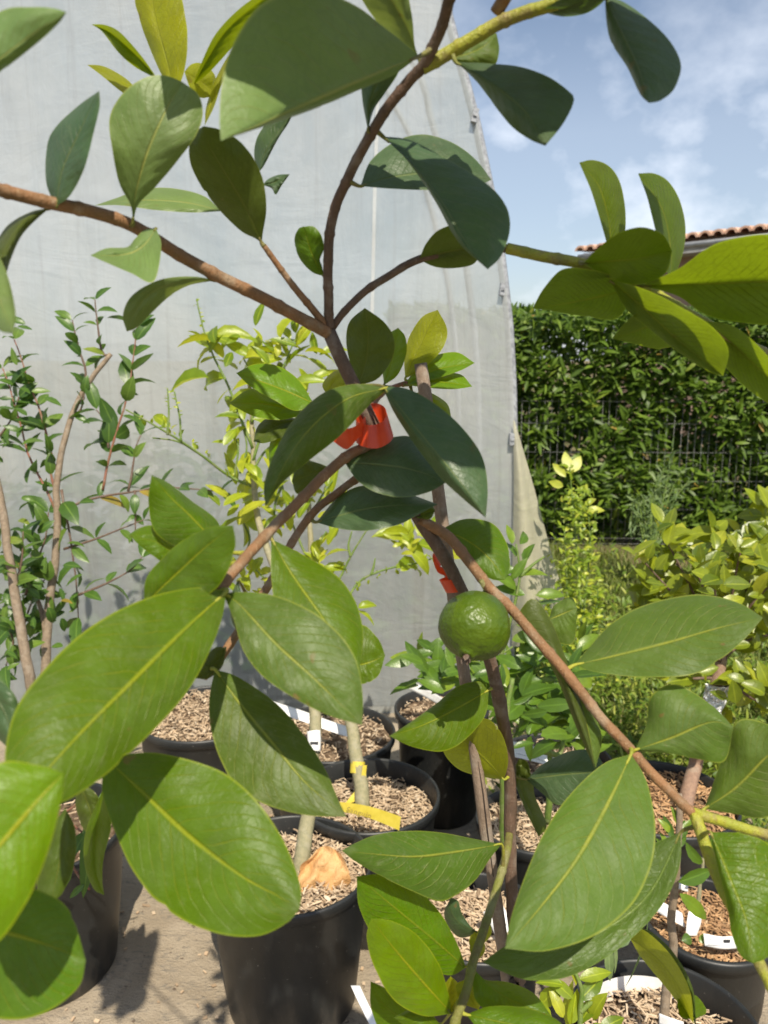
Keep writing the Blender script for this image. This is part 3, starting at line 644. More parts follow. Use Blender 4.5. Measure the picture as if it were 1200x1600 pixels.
T = stem(ms, [(467, 1378, zA + .02), (474, 1330, zA + .03), (482, 1270, zA + .06), (488, 1190, zA + .10), (492, 1110, zA + .15), (470, 1000, zA + .22), (430, 890, zA + .30), (405, 820, zA + .34), (396, 740, zA + .36), (394, 650, zA + .37), (390, 600, zA + .37)], .0175, .0045, 60, 12)
ms.build('trunk', BARKL, PC1)
ms = MB(); z1 = zA + .36
for pts in ([(394, 700, z1), (360, 610, z1), (335, 560, z1), (318, 515, z1), (308, 470, z1)], [(396, 760, z1), (360, 745, z1), (310, 708, z1 - .05), (255, 672, z1 - .1), (196, 640, z1 - .12)],
            [(395, 720, z1), (420, 640, z1), (440, 580, z1), (462, 530, z1)], [(394, 660, z1), (400, 600, z1), (380, 560, z1)], [(392, 740, z1), (420, 700, z1), (455, 690, z1)], [(310, 708, z1 - .05), (278, 690, z1 - .06), (238, 684, z1 - .08)],
            [(262, 680, z1 - .1), (264, 640, z1 - .1), (262, 608, z1 - .1)], [(283, 690, z1 - .08), (280, 650, z1 - .08), (272, 612, z1 - .08)], [(375, 740, z1), (385, 700, z1), (378, 660, z1)], [(366, 745, z1), (372, 700, z1), (360, 670, z1)]):
    stem(ms, pts, .0042 if pts[0][0] > 390 else .003, .0018, 18, 7)
ms.build('branch', STEMG, PC1)
for a in [(345, 535, 56, 175), (335, 527, 55, 12), (330, 545, 46, 195), (322, 590, 60, 178), (355, 590, 62, 165), (352, 518, 30, 200), (385, 575, 48, 30), (395, 558, 44, 150), (418, 560, 55, 160), (420, 540, 50, 10), (430, 548, 56, 175), (440, 530, 46, 70),
          (462, 520, 30, 95), (455, 530, 34, 110), (470, 530, 34, 75), (462, 540, 40, 60), (450, 545, 44, 130), (475, 550, 46, 20), (480, 560, 44, -30), (470, 575, 40, -60), (440, 580, 46, 200), (372, 650, 34, 190), (378, 655, 30, 160), (385, 668, 30, 210), (395, 655, 30, -20),
          (362, 720, 34, 80), (376, 735, 36, 75), (380, 740, 34, 95), (415, 600, 50, 170), (455, 600, 44, 5), (400, 610, 44, -140), (500, 555, 40, 20), (510, 580, 44, -20), (490, 600, 40, 40), (265, 668, 38, 130)]:
    L2(ml_, a[0] + r4.gauss(0, 2), a[1], z1 + r4.gauss(0, .03), a[2] * 1.25, a[3] + r4.gauss(0, 6), .38, r4.uniform(.5, 1.6), r4.uniform(.4, .95), min(1, max(0, r4.gauss(.6, .25))))
for i in range(80):
    cx, cy = r4.choice([(395, 600), (430, 560), (380, 650), (430, 680), (400, 760), (460, 590), (345, 545), (380, 800)]); L2(ml_, cx + r4.gauss(0, 22), cy + r4.gauss(0, 24), z1 + r4.gauss(0, .05), r4.uniform(26, 56), r4.uniform(20, 160), .36)
for k in range(26):  # buds along the bare twigs
    u = r4.random(); L2(ml_, 196 + 180 * u + r4.gauss(0, 2), 640 + 112 * u - 14 * math.sin(u * 3) + r4.gauss(0, 3), z1 - .1 + .08 * u, r4.uniform(6, 14), r4.choice([60, 100, 250, 300]), .5)
for x0, y0, x1, y1 in ((264, 640, 262, 608), (280, 650, 272, 612), (316, 510, 306, 470)):
    for k in range(7): L2(ml_, x0 + (x1 - x0) * k / 6, y0 + (y1 - y0) * k / 6, z1 - .1 if x0 < 300 else z1, 7, r4.choice([30, 150]), .6)
ml_.build('foliage', CIT, PC1)
PC2 = plant('citrus_tree', (on_h(566, 1262, .275)), 'young citrus with yellow green leaves rooted in the pot with yellow tape', 'tree')
ms = MB(); z2 = zB + .30
stem(ms, [(568, 1262, zB + .01), (564, 1230, zB + .03), (556, 1180, zB + .06), (549, 1130, zB + .10), (535, 1050, zB + .16), (510, 960, zB + .24), (490, 890, zB + .29), (484, 820, z2), (480, 760, z2)], .0185, .006, 50, 12); ms.build('trunk', BARKL, PC2)
ms = MB(); ml_ = MB()
for pts in ([(505, 945, z2 - .05), (530, 905, z2), (548, 870, z2), (568, 835, z2), (585, 815, z2)], [(520, 990, z2 - .08), (552, 920, z2), (575, 900, z2), (620, 885, z2), (660, 878, z2), (692, 866, z2)], [(490, 890, z2), (470, 850, z2), (450, 800, z2), (440, 750, z2)], [(484, 820, z2), (500, 780, z2), (520, 750, z2)],
            [(490, 880, z2), (500, 850, z2), (510, 830, z2)], [(548, 870, z2), (545, 850, z2), (550, 830, z2)], [(480, 900, z2), (420, 905, z2), (400, 890, z2)], [(580, 898, z2), (584, 882, z2), (586, 872, z2)], [(440, 760, z2), (430, 790, z2), (425, 850, z2)], [(380, 880, z2), (390, 840, z2), (372, 800, z2)]):
    stem(ms, pts, .0042, .002, 16, 7)
ms.build('branch', STEMG, PC2)
for a in [(600, 832, 55, -12), (640, 835, 50, 175), (650, 850, 55, -15), (625, 845, 50, -25), (660, 845, 44, 20), (690, 860, 40, -8), (620, 888, 60, 8), (672, 830, 36, 60), (640, 860, 50, -40), (400, 800, 55, 100), (372, 820, 50, 60), (380, 855, 50, 80), (405, 830, 48, 120), (430, 765, 36, 150), (420, 780, 44, 60),
          (380, 905, 30, 100), (395, 895, 34, 70), (405, 900, 32, 45), (385, 915, 34, 150), (410, 912, 32, 20), (395, 925, 30, 110), (372, 925, 28, 140), (420, 930, 28, 60), (490, 870, 36, 60), (500, 880, 34, 90), (510, 870, 34, 40), (505, 890, 36, 20), (480, 885, 40, 170), (475, 875, 50, 165), (495, 895, 34, -30), (520, 885, 30, 10), (512, 852, 36, 70), (525, 840, 34, 80), (520, 770, 40, 80), (512, 760, 44, 110), (500, 790, 40, 40),
          (508, 905, 30, 100), (515, 900, 30, 60), (555, 955, 34, -10), (560, 950, 32, 10), (455, 830, 36, 100), (465, 810, 40, 70), (440, 840, 40, 120)]:
    L2(ml_, a[0] + r4.gauss(0, 2), a[1], z2 + r4.gauss(0, .03), a[2] * 1.1, a[3] + r4.gauss(0, 7), .38, r4.uniform(.4, 1.5), r4.uniform(.35, .9), min(1, max(0, r4.gauss(.62, .22))))
for i in range(75):
    cx, cy = r4.choice([(395, 905), (500, 880), (640, 845), (440, 800), (500, 780)]); L2(ml_, cx + r4.gauss(0, 16), cy + r4.gauss(0, 14), z2 + r4.gauss(0, .05), r4.uniform(16, 30), r4.uniform(20, 160), .42, rnd=r4.uniform(.5, 1))
for k in range(24):
    u = r4.random(); L2(ml_, 556 + 136 * u, 918 - 50 * u ** .7 + r4.gauss(0, 2), z2, r4.uniform(6, 13), r4.choice([70, 110, 250, 300]), .5, rnd=.5)
ml_.build('foliage', CIT, PC2)
# white collar on the first trunk, yellow tape and hanging tag on the second
def collar(name, label, cat, pts, r, mat, group=None):
    P = px_curve(pts, 8); mb = MB(); mb.tube(P, [r] * 9, 24, False); o = mb.build(name, mat); so_ = o.modifiers.new('thick', 'SOLIDIFY'); so_.thickness = .0006; return tag(o, label, cat, group)
co = collar('plant_label', 'white sleeve label with a dark mark wrapped round the thin trunk', 'plant label', [(490, 1142, zA + .115), (491, 1158, zA + .108), (490, 1174, zA + .10)], .0150, WHITE, GL)
mb = MB(); mb.box(at(491, 1161, zA + .0905), RT * .0085, UP * .0025, FW * .0015); mb.build('dark_patch', INK, co, False)
tp = empty('yellow_tape', at(559, 1199, zB + .05), 'yellow tape ring with a hanging yellow tag strip on the citrus trunk', 'tape')
mb = MB(); P = px_curve([(558, 1208, zB + .046), (559, 1190, zB + .054)], 4); mb.tube(P, [.0178] * 5, 28, False); mb.build('ring', YTAPE, tp)
mb = MB(); q = ribbon0 = [at(570, 1196, zB + .03), at(568, 1212, zB + .028), at(564, 1228, zB + .026), at(556, 1242, zB + .022), at(545, 1256, zB + .012)]
wv = [RT * .010 + FW * .004, RT * .011 + FW * .006, RT * .015 + UP * .003, RT * .024 + UP * .006, RT * .026 + UP * .010]
qq = catmull([tuple(p) + tuple(v) for p, v in zip(q, wv)], 24); mb.grid([[Vector(r_[:3]) + Vector(r_[3:]) * (j / 3 - .5) for j in range(4)] for r_ in qq]); mb.build('twisted_tail', YTAPE, tp)
ta, tb_ = at(529, 1260, zB - .13), at(625, 1287, zB - .17); xd = (tb_ - ta)
mb = MB(); rows = []
for i in range(25):
    u = i / 24; c = ta + xd * u + UP * (.006 * math.sin(math.pi * u)) ; wdt = .022 + .010 * u
    rows.append([c + (UP * .98 + RT * .12 - FW * .12) * wdt * (j / 3 - .5) for j in range(4)])
mb.grid(rows); tg_ = mb.build('tag_strip', YTAPE, tp)
tx = text(tg_, 'Sanguin', ta + xd * .12 - UP * .003 - FW * .010, xd, UP * .98 + RT * .12 - FW * .12, .0175, INKY)

# ---- dry leaf on pot A's chips
DRY = simple_mat('dry_leaf', (0.60, 0.37, 0.17), (0.50, 0.28, 0.11), 0.55, 25, 0.4, 0.9, 0.006)
mb = MB(); rows = []
for i in range(26):
    t = i / 25; rw = []
    for j in range(15):
        u = j / 14 * 2 - 1; wd = 40 * (math.sin(math.pi * min(1, t * .93 + .05)) ** .45) * (1 + .25 * mnoise.noise((t * 5, u, 2))); x = 510 - 14 * t + u * wd + 14 * mnoise.noise((t * 3, 1, 3)); y = 1322 + 92 * t + 8 * u * u
        zz = zof(cA) - .050 * (t - .45) - .01 - .014 * mnoise.noise((u * 2.6, t * 4.5, 6)) - .008 * math.sin(u * 6 + t * 8)
        rw.append(at(x, y, zz))
    rows.append(rw)
mb.grid(rows); tag(mb.build('dry_leaf', DRY), 'crumpled orange brown dry leaf lying on the pale chips of the large pot', 'leaf')

# ================================================================== OTHER POTTED PLANTS
GLOS = foliage_mat('glossy_small_leaf', [(0.0, (0.034, 0.080, 0.016)), (0.5, (0.070, 0.145, 0.022)), (0.88, (0.13, 0.21, 0.03)), (0.985, (0.20, 0.25, 0.03)), (1.0, (0.32, 0.22, 0.04))], (0.16, 0.32, 0.02), 0.28, 0.36, 0.40)
PP = plant('glossy_shrub', on_h(74, 1130, .0) , 'tall twiggy shrub with small glossy dark leaves and a bent grey trunk', 'shrub')
PP.location.z = .009; zP = 2.05; ms = MB()
stem(ms, [(70, 1130, zP), (72, 1020, zP), (77, 940, zP), (86, 880, zP), (90, 800, zP), (88, 760, zP), (97, 705, zP), (112, 650, zP), (128, 615, zP), (150, 582, zP), (174, 553, zP)], .0130, .0058, 60, 12); ms.build('trunk', BARKG, PP)
ms = MB(); stem(ms, [(64, 1140, zP - .05), (46, 1060, zP - .12), (36, 1000, zP - .12), (24, 930, zP - .12), (14, 870, zP - .12), (4, 800, zP - .12), (-12, 720, zP - .12)], .0135, .009, 30, 10); stem(ms, [(73, 1010, zP), (66, 960, zP), (52, 920, zP)], .008, .005, 14); ms.build('trunk', BARKG, PP)
ms = MB(); mr_ = MB(); mf = MB()
SH = [(mr_, [(90, 740, zP), (82, 715, zP), (62, 640, zP), (46, 600, zP), (30, 550, zP), (22, 530, zP)], 8, 34), (mr_, [(88, 800, zP), (70, 760, zP), (46, 715, zP), (28, 650, zP), (12, 596, zP), (4, 575, zP)], 9, 34),
      (ms, [(130, 610, zP), (134, 580, zP), (124, 548, zP), (116, 515, zP), (112, 500, zP)], 8, 27), (ms, [(174, 555, zP), (160, 552, zP), (154, 520, zP), (150, 490, zP), (148, 468, zP)], 7, 24), (ms, [(112, 650, zP), (126, 640, zP), (132, 615, zP)], 4, 30),
      (mr_, [(160, 765, zP), (172, 712, zP), (186, 662, zP), (200, 615, zP), (208, 560, zP), (214, 508, zP)], 13, 36), (ms, [(96, 800, zP), (128, 784, zP), (164, 775, zP), (205, 769, zP), (250, 762, zP), (300, 764, zP), (345, 768, zP)], 10, 30),
      (ms, [(100, 858, zP), (150, 842, zP), (190, 826, zP), (226, 812, zP)], 5, 26), (ms, [(96, 765, zP), (106, 818, zP), (114, 870, zP), (120, 920, zP), (122, 965, zP)], 7, 40), (ms, [(170, 700, zP), (165, 660, zP), (150, 640, zP)], 4, 42),
      (ms, [(40, 930, zP), (56, 880, zP), (70, 845, zP), (76, 800, zP)], 7, 34), (ms, [(20, 920, zP - .1), (34, 880, zP - .1), (36, 830, zP - .1)], 5, 34), (ms, [(30, 1000, zP), (50, 940, zP), (70, 905, zP)], 6, 36), (ms, [(122, 930, zP), (165, 912, zP), (205, 890, zP), (222, 870, zP)], 5, 34),
      (ms, [(-20, 700, zP), (0, 680, zP), (20, 650, zP), (30, 620, zP)], 6, 36), (ms, [(210, 766, zP), (212, 800, zP), (212, 830, zP)], 4, 22), (ms, [(0, 800, zP), (-20, 760, zP), (-30, 700, zP)], 5, 34), (ms, [(200, 768, zP), (206, 740, zP), (212, 700, zP), (220, 680, zP)], 4, 36),
      (ms, [(4, 960, zP), (20, 1000, zP), (10, 1040, zP)], 6, 34), (mr_, [(88, 770, zP), (80, 745, zP), (74, 700, zP), (70, 672, zP)], 6, 36)]
for b_, pts, n_, l_ in SH: shoot(b_, mf, pts, .0036, .0014, max(3, int(n_ * .85)), l_ * 1.28, .44, 50, rndr=(.46, .24))
for i in range(130): L2(mf, r4.gauss(35, 38), r4.gauss(930, 50), zP + r4.gauss(0, .08), r4.uniform(20, 36), r4.uniform(0, 360), .45, rnd=min(1, max(0, r4.gauss(.55, .25))))
for i in range(26): L2(mf, r4.gauss(20, 22), r4.gauss(640, 60), zP + r4.gauss(0, .06), r4.uniform(20, 34), r4.uniform(-20, 200), .42, rnd=min(1, max(0, r4.gauss(.45, .22))))
ms.build('branch', BARKD, PP); mr_.build('red_shoot', STEMR, PP); mf.build('foliage', GLOS, PP)
cS = on_h(74, 1130, .0); 

# citrus seedling behind the fruit
PS = plant('citrus_seedling', on_h(700, 1100, .31), 'bushy dark green citrus seedling in the tall pot behind the fruit', 'shrub'); ms = MB(); mf = MB(); zS = 1.75
for pts in ([(705, 1102, zS + .2), (725, 1070, zS), (760, 1040, zS), (800, 1010, zS)], [(725, 1070, zS), (690, 1050, zS), (660, 1040, zS)], [(760, 1045, zS), (790, 1080, zS), (840, 1060, zS)], [(780, 1030, zS), (800, 960, zS), (812, 900, zS), (806, 850, zS)], [(812, 900, zS), (835, 880, zS), (850, 870, zS)]): stem(ms, pts, .005, .002, 16, 7)
for i in range(190):
    cx, cy, s_ = r4.choice([(670, 1040, 22), (760, 1070, 30), (800, 1060, 34), (830, 1090, 30), (800, 1110, 26), (850, 1040, 30), (700, 1060, 22), (880, 1090, 30), (840, 1135, 24), (900, 1150, 26), (880, 1030, 26)])
    L2(mf, cx + r4.gauss(0, s_), cy + r4.gauss(0, s_ * .7), zS + r4.gauss(0, .08), r4.uniform(34, 62), r4.uniform(0, 200), .38, r4.uniform(.2, 1.0), rnd=min(1, max(0, r4.gauss(.45, .28))))
for a in [(800, 905, 40, 60), (806, 920, 44, 130), (812, 900, 46, 20), (820, 880, 40, 75), (806, 870, 36, 110), (820, 930, 50, 160), (830, 950, 52, 30), (838, 930, 46, 10), (800, 850, 34, 95), (812, 850, 34, 50), (795, 940, 44, 200), (815, 960, 46, -20), (805, 890, 44, 180), (800, 1000, 50, 20), (820, 1010, 46, 60)]:
    L2(mf, a[0], a[1], zS, a[2], a[3], .45, rnd=r4.uniform(.3, .9))
ms.build('branch', STEMG, PS); mf.build('foliage', CITM, PS)

# yellow green column shrub and feathery weed by the hedge
PV = plant('columnar_shrub', on_h(905, 1085, 0), 'slim yellow green shrub with tiny leaves beside the loose film flap', 'shrub'); zV = 2.75; ms = MB(); mf = MB()
for pts in ([(905, 1085, zV), (908, 980, zV), (902, 880, zV), (896, 800, zV), (890, 730, zV)], [(906, 1000, zV), (916, 920, zV), (922, 850, zV), (918, 790, zV)], [(906, 1040, zV), (890, 960, zV), (884, 880, zV), (882, 830, zV)], [(906, 1060, zV), (880, 1000, zV), (860, 960, zV), (850, 930, zV)], [(906, 1040, zV), (930, 960, zV), (934, 920, zV)]):
    shoot(ms, mf, pts, .005, .002, 34, 14, .42, 55, rndr=(.55, .25))
for a in [(884, 745, 30, 130), (888, 735, 32, 95), (893, 738, 32, 60), (880, 760, 24, 160), (905, 800, 26, 150), (915, 800, 28, 20), (920, 790, 26, 60)]: L2(mf, a[0], a[1], zV, a[2], a[3], .5, rnd=.95)
for i in range(560):
    y = r4.uniform(760, 1075); L2(mf, 903 + r4.gauss(0, 9 + (y - 740) * .07), y, zV + r4.gauss(0, .1), r4.uniform(8, 15), r4.uniform(-20, 200), .42, rnd=min(1, max(0, r4.gauss(.5, .27))))
ms.build('branch', STEMG, PV); mf.build('foliage', CITM if False else foliage_mat('yellow_green_leaf', [(0.0, (0.09, 0.16, 0.012)), (0.5, (0.24, 0.34, 0.02)), (1.0, (0.50, 0.52, 0.06))], (0.5, 0.6, 0.03), .36, .4, .5), PV)
PW = plant('feathery_weed', on_h(1022, 905, 0), 'tall feathery grey green weed growing in front of the hedge', 'weed'); zW = 4.4; ms = MB(); mf = MB()
FEA = foliage_mat('feathery_leaf', [(0.0, (0.10, 0.17, 0.06)), (1.0, (0.24, 0.32, 0.13))], (0.25, 0.36, 0.08), .35, .5, .3)
for k in range(9):
    x1 = 1022 + (k - 4) * 11 + r4.gauss(0, 4); y1 = 705 + abs(k - 6) * 22 + r4.gauss(0, 8); shoot(ms, mf, [(1018 + k, 905, zW), (1016 + (x1 - 1016) * .3, 840, zW), (1020 + (x1 - 1020) * .7, 780, zW), (x1 + 8, y1, zW)], .006, .002, 26, 17, .15, 48)
ms.build('stalk', STEMG, PW); mf.build('foliage', FEA, PW)

# kumquat like shrub on the right with a foil wrapped trunk
PQ = plant('round_leaf_shrub', on_h(1071, 1262, .27), 'bushy yellow green shrub with rounded leaves and a thick brown trunk', 'shrub'); zQ = 1.85; ms = MB()
stem(ms, [(1070, 1264, zof(cJ)), (1078, 1225, zof(cJ) + .03), (1090, 1180, zof(cJ) + .06), (1110, 1110, zQ), (1124, 1050, zQ), (1128, 1010, zQ), (1130, 960, zQ)], .0190, .0105, 40, 12); ms.build('trunk', bark_mat('bark_pink_brown', (0.30, 0.19, 0.13), (0.22, 0.14, 0.10), (0.38, 0.28, 0.20), .75), PQ)
ms = MB(); mf = MB(); tips = []
for k in range(26):
    x1 = r4.uniform(995, 1230); y1 = r4.uniform(830, 1010); zz = zQ + r4.gauss(0, .12); tips.append((x1, y1, zz))
    stem(ms, [(1128, 1010 + r4.gauss(0, 15), zQ), (1128 + (x1 - 1128) * .45, 985 + (y1 - 985) * .35, (zQ + zz) / 2), (x1, y1, zz)], .0045, .0018, 14, 6)
for pts in ([(1124, 1060, zQ), (1160, 1066, zQ - .05), (1210, 1072, zQ - .08)], [(1124, 1050, zQ), (1165, 1085, zQ - .05), (1205, 1105, zQ)], [(1126, 1030, zQ), (1170, 1000, zQ), (1215, 990, zQ)], [(1124, 1060, zQ), (1090, 1060, zQ), (1060, 1064, zQ)]): stem(ms, pts, .0048, .002, 14, 6); tips += [pts[-1], pts[1]]
tips += [(1025, 900, zQ), (1020, 920, zQ), (1040, 880, zQ), (1035, 930, zQ), (1100, 880, zQ), (1120, 850, zQ), (1150, 900, zQ), (1185, 830, zQ), (1190, 870, zQ), (1170, 930, zQ), (1130, 920, zQ), (1090, 920, zQ), (1195, 800, zQ), (1110, 900, zQ), (1150, 860, zQ)]
for (x, y, z) in tips:
    for k in range(r4.randint(7, 12)): L2(mf, x + r4.gauss(0, 10), y + r4.gauss(0, 11) , z + r4.gauss(0, .05), r4.uniform(22, 46), r4.choice([r4.uniform(20, 160), r4.uniform(-10, 190)]), .55, r4.uniform(0, .9), r4.uniform(.1, .6), min(1, max(0, r4.gauss(.55, .25))))
for i in range(16): L2(mf, r4.uniform(1085, 1210), r4.uniform(1020, 1120), zQ, r4.uniform(24, 44), r4.uniform(200, 340), .5, rnd=r4.uniform(.5, 1))
ms.build('branch', BARKD, PQ)
mf.build('foliage', foliage_mat('round_yellow_leaf', [(0.0, (0.06, 0.11, 0.010)), (0.4, (0.17, 0.23, 0.015)), (0.8, (0.29, 0.34, 0.020)), (1.0, (0.44, 0.44, 0.04))], (0.60, 0.62, 0.02), .36, .34, .5), PQ)
FOIL, t = new_mat('crumpled_foil'); vo = nd(t, 'ShaderNodeTexVoronoi'); t.links.new(coord(t, 'Object'), vo.inputs['Vector']); vo.inputs['Scale'].default_value = 90
out(t, principled(t, (0.75, 0.76, 0.78), 0.28, 0.5, bump_(t, vo.outputs[0], 0.9, 0.01), Metallic=0.55))
mb = MB(); rows = []
P = px_curve([(1105, 1128, zQ - .01), (1114, 1100, zQ - .01), (1124, 1070, zQ - .01)], 14)
for i, p in enumerate(P): rows.append([p + (RT * math.cos(a) + FW * math.sin(a)) * (.024 + .010 * mnoise.noise((math.cos(a) * 2.2, math.sin(a) * 2.2, i * .45)) + .004 * mnoise.noise((a * 3, i * .8, 2))) for a in np.linspace(0, 2 * math.pi, 33)])
mb.grid(rows); tag(mb.build('foil_wrap', FOIL, None, False), 'crumpled silver foil wrapped round the brown trunk of the yellow green shrub', 'foil')

# thin grey stem rising from the bottom right pot, seedlings and small plants
def small(name, loc, label, stems_, leaves_, z, smat, lmat, r0=.006, cat='plant'):
    p = plant(name, loc, label, cat); ms = MB(); mf = MB()
    for s_ in stems_: stem(ms, [(x, y, zz) for x, y, zz in s_], r0, r0 * .55, 24, 9)
    for a in leaves_: L2(mf, a[0], a[1], a[2] if len(a) > 5 else z, a[-3] if len(a) == 5 else a[3], a[-2] if len(a) == 5 else a[4], a[-1] if len(a) == 5 else a[5])
    ms.build('stem', smat, p); mf.build('foliage', lmat, p); return p
small('young_tree', on_h(1036, 1606, .25), 'young plant with a knobbly thin grey stem in the bottom right pot', [[(1034, 1606, zI - .02), (1044, 1540, zI - .02), (1052, 1480, zI - .04), (1050, 1420, zI - .06), (1056, 1370, zI - .08), (1060, 1300, zI - .10), (1062, 1240, zI - .1)]],
      [(1058, 1340, zI - .1, 34, 100, .4), (1050, 1330, zI - .1, 30, 140, .4), (1062, 1325, zI - .1, 30, 60, .4), (1052, 1310, zI - .1, 34, 110, .4), (1066, 1310, zI - .1, 30, 80, .4), (1060, 1290, zI - .1, 30, 100, .4), (1040, 1325, zI - .1, 26, 90, .4), (1065, 1300, zI - .1, 30, 40, .4), (1046, 1300, zI - .1, 26, 120, .4), (1062, 1396, zI - .12, 78, -40, .30), (1060, 1378, zI - .12, 70, 5, .3)], zI, BARKG, CITM, .0078)
small('seedling', on_h(1092, 1440, .27), 'small seedling with a pale stem in the reddish chips', [[(1088, 1450, zH - .04), (1092, 1400, zH - .05), (1100, 1340, zH - .06)]],
      [(1080, 1466, zH - .09, 16, 180, .9), (1092, 1470, zH - .09, 18, 20, .9), (1100, 1340, zH - .06, 40, 60, .4), (1098, 1350, zH - .06, 40, 140, .4), (1106, 1360, zH - .06, 36, 20, .4)], zH, BARKL, CITM, .005)
small('seedling', on_h(930, 1600, .26), 'low seedling with bright yellow green young leaves at the bottom edge', [[(905, 1625, 1.0), (905, 1580, 1.0), (908, 1545, 1.0), (900, 1520, 1.0)], [(905, 1580, 1.0), (930, 1560, 1.0)]],
      [(905, 1562, 1.0, 62, 40, .40), (890, 1600, 1.0, 50, 70, .45), (905, 1600, 1.0, 60, 55, .45), (880, 1590, 1.0, 46, 110, .45), (900, 1540, 1.0, 40, 100, .4), (895, 1560, 1.0, 44, 140, .4), (915, 1610, 1.0, 50, 20, .45), (870, 1560, 1.02, 40, 100, .4), (845, 1570, 1.02, 44, 60, .5), (905, 1530, 1.0, 56, 20, .4), (880, 1540, 1.0, 44, 160, .45), (925, 1590, 1.0, 50, 80, .45), (860, 1600, 1.0, 60, 120, .45), (890, 1610, 1.0, 66, 95, .4), (935, 1610, 1.0, 50, 30, .45), (900, 1500, 1.02, 40, 60, .4), (890, 1505, 1.02, 40, 120, .4)], 1.0, STEMG, CIT, .004)
small('seedling', on_h(785, 1290, .27), 'thin pale green stemmed seedling between the cane and the main stem', [[(786, 1320, 1.45), (787, 1260, 1.42), (786, 1200, 1.4), (790, 1130, 1.38), (800, 1060, 1.38)], [(855, 1285, 1.62), (857, 1250, 1.6), (862, 1200, 1.6), (850, 1140, 1.58)], [(838, 1170, 1.55), (872, 1180, 1.6), (880, 1160, 1.6)]],
      [(830, 1150, 1.5, 44, -100, .4), (800, 1100, 1.4, 40, 20, .3), (845, 1150, 1.5, 66, 8, .4), (870, 1160, 1.5, 60, 200, .4), (800, 1170, 1.45, 40, 30, .3)], 1.45, STEMG, CITM, .0075)
small('potted_plant', on_h(52, 1290, .31), 'small glossy leaved plant in the shade of the bottom left pot', [[(80, 1300, 1.42), (100, 1330, 1.38), (118, 1360, 1.36), (140, 1390, 1.36)], [(80, 1300, 1.42), (110, 1290, 1.38), (128, 1300, 1.36)], [(60, 1300, 1.45), (130, 1250, 1.4), (150, 1240, 1.4)]],
      [(116, 1335, 1.36, 44, 75, .55), (112, 1350, 1.36, 60, -125, .45), (95, 1330, 1.36, 50, -100, .45), (158, 1240, 1.36, 150, -95, .22), (140, 1270, 1.38, 90, -80, .3), (128, 1300, 1.36, 40, 30, .5), (70, 1330, 1.4, 60, 200, .4), (60, 1290, 1.4, 60, 120, .4), (30, 1300, 1.4, 60, 80, .4), (132, 1382, 1.34, 36, -140, .35)], 1.4, STEMR, GLOS, .003)
small('grass_weed', on_h(945, 1500, .2), 'narrow grey green blades hanging beside the bottom right pot', [[(948, 1480, 1.12), (946, 1500, 1.12)]], [(950, 1470, 1.12, 60, -92, .22), (1012, 1440, 1.12, 120, -97, .12), (965, 1480, 1.12, 46, 50, .4), (958, 1470, 1.12, 50, -80, .3)], 1.12, STEMG, FEA, .002)
# low green weeds around the pots on the right
WEED = foliage_mat('weed_leaf', [(0.0, (0.06, 0.12, 0.016)), (0.6, (0.16, 0.25, 0.025)), (1.0, (0.40, 0.42, 0.07))], (0.35, 0.46, 0.03), .35, .45, .4)
mf = MB()
for i in range(8500):
    y = r4.uniform(1.75, 3.6); x = .30 + r4.random() ** .8 * (y * .48 - .05)
    if x < .45 and y > 2.7: continue
    d = Vector((r4.gauss(0, .6), r4.gauss(0, .6), r4.uniform(.2, 1.2))); mf.leaf((x, y, abs(r4.gauss(0, .13)) * (1.0 if y > 2.2 else .6) * (.5 + 1.3 * max(0, mnoise.noise((x * 3, y * 3, 0)) + .3))), d, (r4.gauss(0, .5), r4.gauss(-.3, .5), 1), r4.uniform(.018, .05), r4.uniform(.005, .014), r4.uniform(0, .8), .2)
for i in range(5200):
    y = r4.uniform(2.25, 4.3); x = .48 + r4.random() * (y * .42 - .35)
    cl_ = mnoise.noise((x * 4.2, y * 4.2, 3)); hmax = .10 + .42 * max(0, cl_ + .15)
    d = Vector((r4.gauss(0, .6), r4.gauss(0, .6), r4.uniform(.3, 1.3))); mf.leaf((x, y, r4.random() * hmax), d, (r4.gauss(0, .5), r4.gauss(-.3, .5), 1), r4.uniform(.02, .05), r4.uniform(.006, .015), r4.uniform(0, .8), .2, min(1, max(0, r4.gauss(.68, .22))))
tag(mf.build('weeds', WEED), kind='stuff')
# loose chips and grit on the paving
mb = MB()
for i in range(700):
    y = r4.uniform(.9, 2.6); x = r4.uniform(-1.1, .9); b_ = r4.uniform(0, 6.28); d = Vector((math.cos(b_), math.sin(b_), r4.gauss(0, .15))).normalized(); mb.cur = r4.random() ** 2.2; s_ = d.cross(Vector((0, 0, 1))).normalized()
    L = r4.uniform(.001, .006) * (1 if r4.random() < .9 else 1.8); mb.box((x, y, .014), d * L, s_ * r4.uniform(.001, .004), Vector((0, 0, 1)) * .0015)
tag(mb.build('wood_litter', CHIPM, None, False), kind='stuff')

